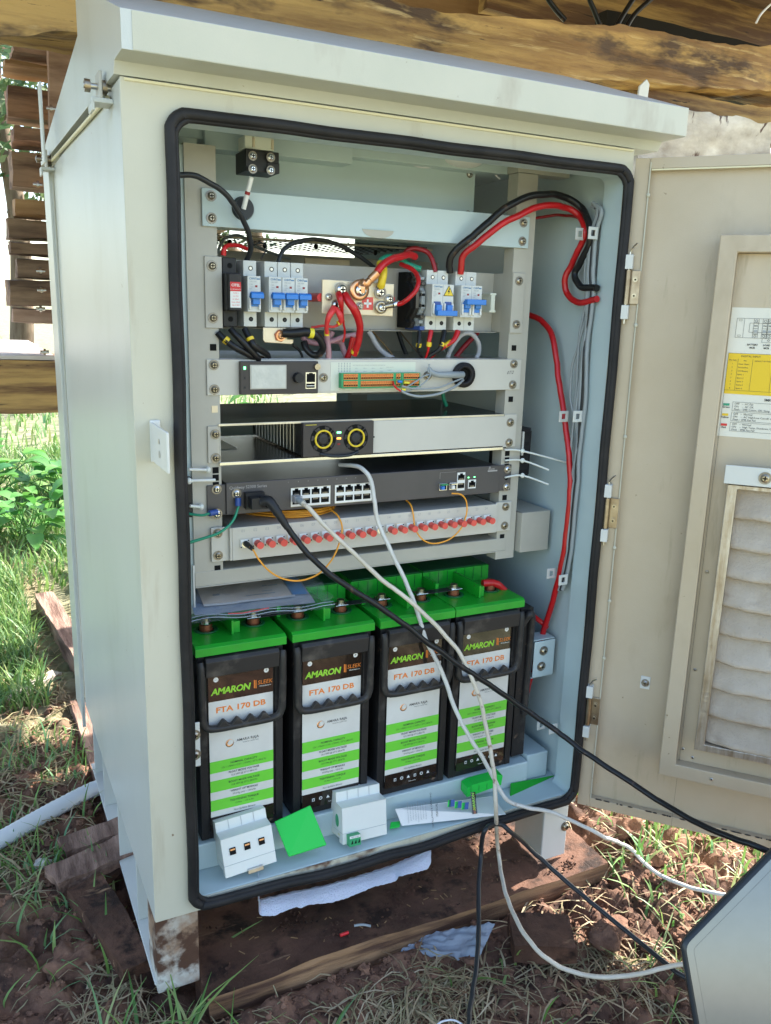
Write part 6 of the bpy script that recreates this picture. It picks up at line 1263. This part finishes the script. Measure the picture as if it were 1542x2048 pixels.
# blades of grass that stand out
for k, (p, q_, r_) in enumerate((((395, 1925, .03), (450, 1880, .06), (525, 1840, .055)), ((300, 2040, .02), (360, 1960, .05), (420, 1925, .05)))):
    a, c, e = at(*p[:2], 'z', p[2]), at(*q_[:2], 'z', q_[2]), at(*r_[:2], 'z', r_[2]); b = MB(); vs = []
    for i in range(9):
        u = i/8; p_ = a*(1-u)**2+c*2*u*(1-u)+e*u*u; w_ = .004*(1-u**2)+.0003; sd = Vector((.5, .5, .2)).normalized(); vs += [p_-sd*w_, p_+sd*w_]
    b.add(vs, [(2*i, 2*i+1, 2*i+3, 2*i+2) for i in range(8)], 'grass', True); tag(b.build('grass_blade'), ('long broad blade of grass reaching onto the plank', 'broad blade of grass rising beside the muddy leg')[k], 'grass blade')
# ============================================================ PLANTS AND TREES
def plant(x, y, s, label, seed, leaves=34, kind='leafy_plant'):
    r = random.Random(seed); z = gh(x, y); t = thing(kind, label, 'plant', (x, y, z), 0, 'broad leaved plants behind the cabinet')
    f = MB(); stm = MB()
    for k in range(leaves):
        a = r.uniform(0, 2*pi); el = r.uniform(.3, 1.35); Ls = r.uniform(.10, .26)*s; d = Vector((cos(a)*cos(el), sin(a)*cos(el), sin(el))); o_ = Vector((x+r.gauss(0, .04)*s, y+r.gauss(0, .04)*s, z))
        p = o_+d*Ls; stm.tube([o_, o_+d*Ls*.5+Vector((0, 0, .01)), p], .0022*s, 'leaf', n=5, sub=2)
        L_ = r.uniform(.08, .17)*s; w_ = L_*r.uniform(.22, .38); e = (d+Vector((cos(a)*.5, sin(a)*.5, -.5*r.random()))).normalized(); sd = e.cross(Vector((0, 0, 1))).normalized(); up = sd.cross(e); vs = []
        for i in range(7):
            u = i/6; wv = w_*sin(pi*min(.98, u*.92+.06))**.8; c_ = p+e*(L_*u)-Vector((0, 0, 1))*(L_*.45*u*u); vs += [c_-sd*wv+up*wv*.35, c_, c_+sd*wv+up*wv*.35]
        f.add(vs, [(3*i+j, 3*i+j+1, 3*i+j+4, 3*i+j+3) for i in range(6) for j in range(2)], 'leaf', True)
    f.build('leaves', t); stm.build('stem', t)
for k, (x, y, s, l_) in enumerate(((-.10, 2.35, .8, 'large broad leaved plant nearest the cabinet, under the timber beam'), (-.42, 2.5, .8, 'broad leaved plant at the left edge under the timber beam'), (.10, 2.9, .95, 'broad leaved plant half hidden by the cabinet side'), (-.25, 3.2, 1.0, 'bushy broad leaved plant farther back under the beam'), (.55, 3.0, 1.4, 'broad leaved plant seen through the openings of the cabinet'), (.9, 3.6, 1.5, 'farthest broad leaved plant, hidden mostly by the cabinet'), (-.60, 3.7, 1.4, 'leafy plant farthest back at the left edge'))): plant(x, y, s, l_, k+3, 46)
def tree(x, y, h, r_, label, seed, n=2600):
    r = random.Random(seed); t = thing('tree', label, 'tree', (x, y, 0), 0, 'trees beyond the deck'); b = MB()
    b.tube([(x, y, -.1), (x+.1, y, h*.3), (x-.05, y+.1, h*.6), (x+.1, y, h*.9)], [.16, .12, .08, .03], 'bark', n=8)
    tips = []
    for k in range(9):
        a = r.uniform(0, 2*pi); z = h*r.uniform(.3, .8); L_ = r_*r.uniform(.5, 1); e = Vector((x+cos(a)*L_, y+sin(a)*L_, z+L_*.6)); b.tube([(x, y, z), ((x+e.x)/2, (y+e.y)/2, z+L_*.15), e], [.06, .04, .015], 'bark', n=6); tips.append(e)
    b.build('trunk', t); f = MB()
    cs = [(tp+Vector((r.gauss(0, .4), r.gauss(0, .4), r.gauss(0, .4))), r_*r.uniform(.25, .45)) for tp in tips for _ in range(2)]+[(Vector((x, y, h*r.uniform(.5, 1))), r_*.4) for _ in range(5)]
    for k in range(n):
        c, cr = r.choice(cs); d = Vector((r.gauss(0, 1), r.gauss(0, 1), r.gauss(0, 1))).normalized()*cr*r.uniform(.5, 1.05); p = c+d; s = r.uniform(.04, .10); u = Vector((r.gauss(0, 1), r.gauss(0, 1), r.gauss(0, 1))).normalized(); v = u.orthogonal().normalized()
        f.add([p-u*s, p-v*s*.5, p+u*s, p+v*s*.5], [(0, 1, 2, 3)], 'tree_leaf')
    f.build('crown', t)
for k, (x, y, h, r_, l_) in enumerate(((-1.2, 9, 5.0, 1.8, 'tall pale green tree at the left edge beyond the timber stack'), (.4, 11, 6.0, 2.2, 'tree seen between the timber boards at the left'), (3.2, 10, 5.0, 2.0, 'tree hidden mostly behind the cabinet'), (-3.4, 12, 6.5, 2.4, 'tree farthest left beyond the deck'), (6.5, 12, 6, 2.4, 'tree behind the pale post at the right'), (1.6, 8, 3.6, 1.6, 'low tree seen through the cabinet openings'))): tree(x, y, h, r_, l_, k+11)
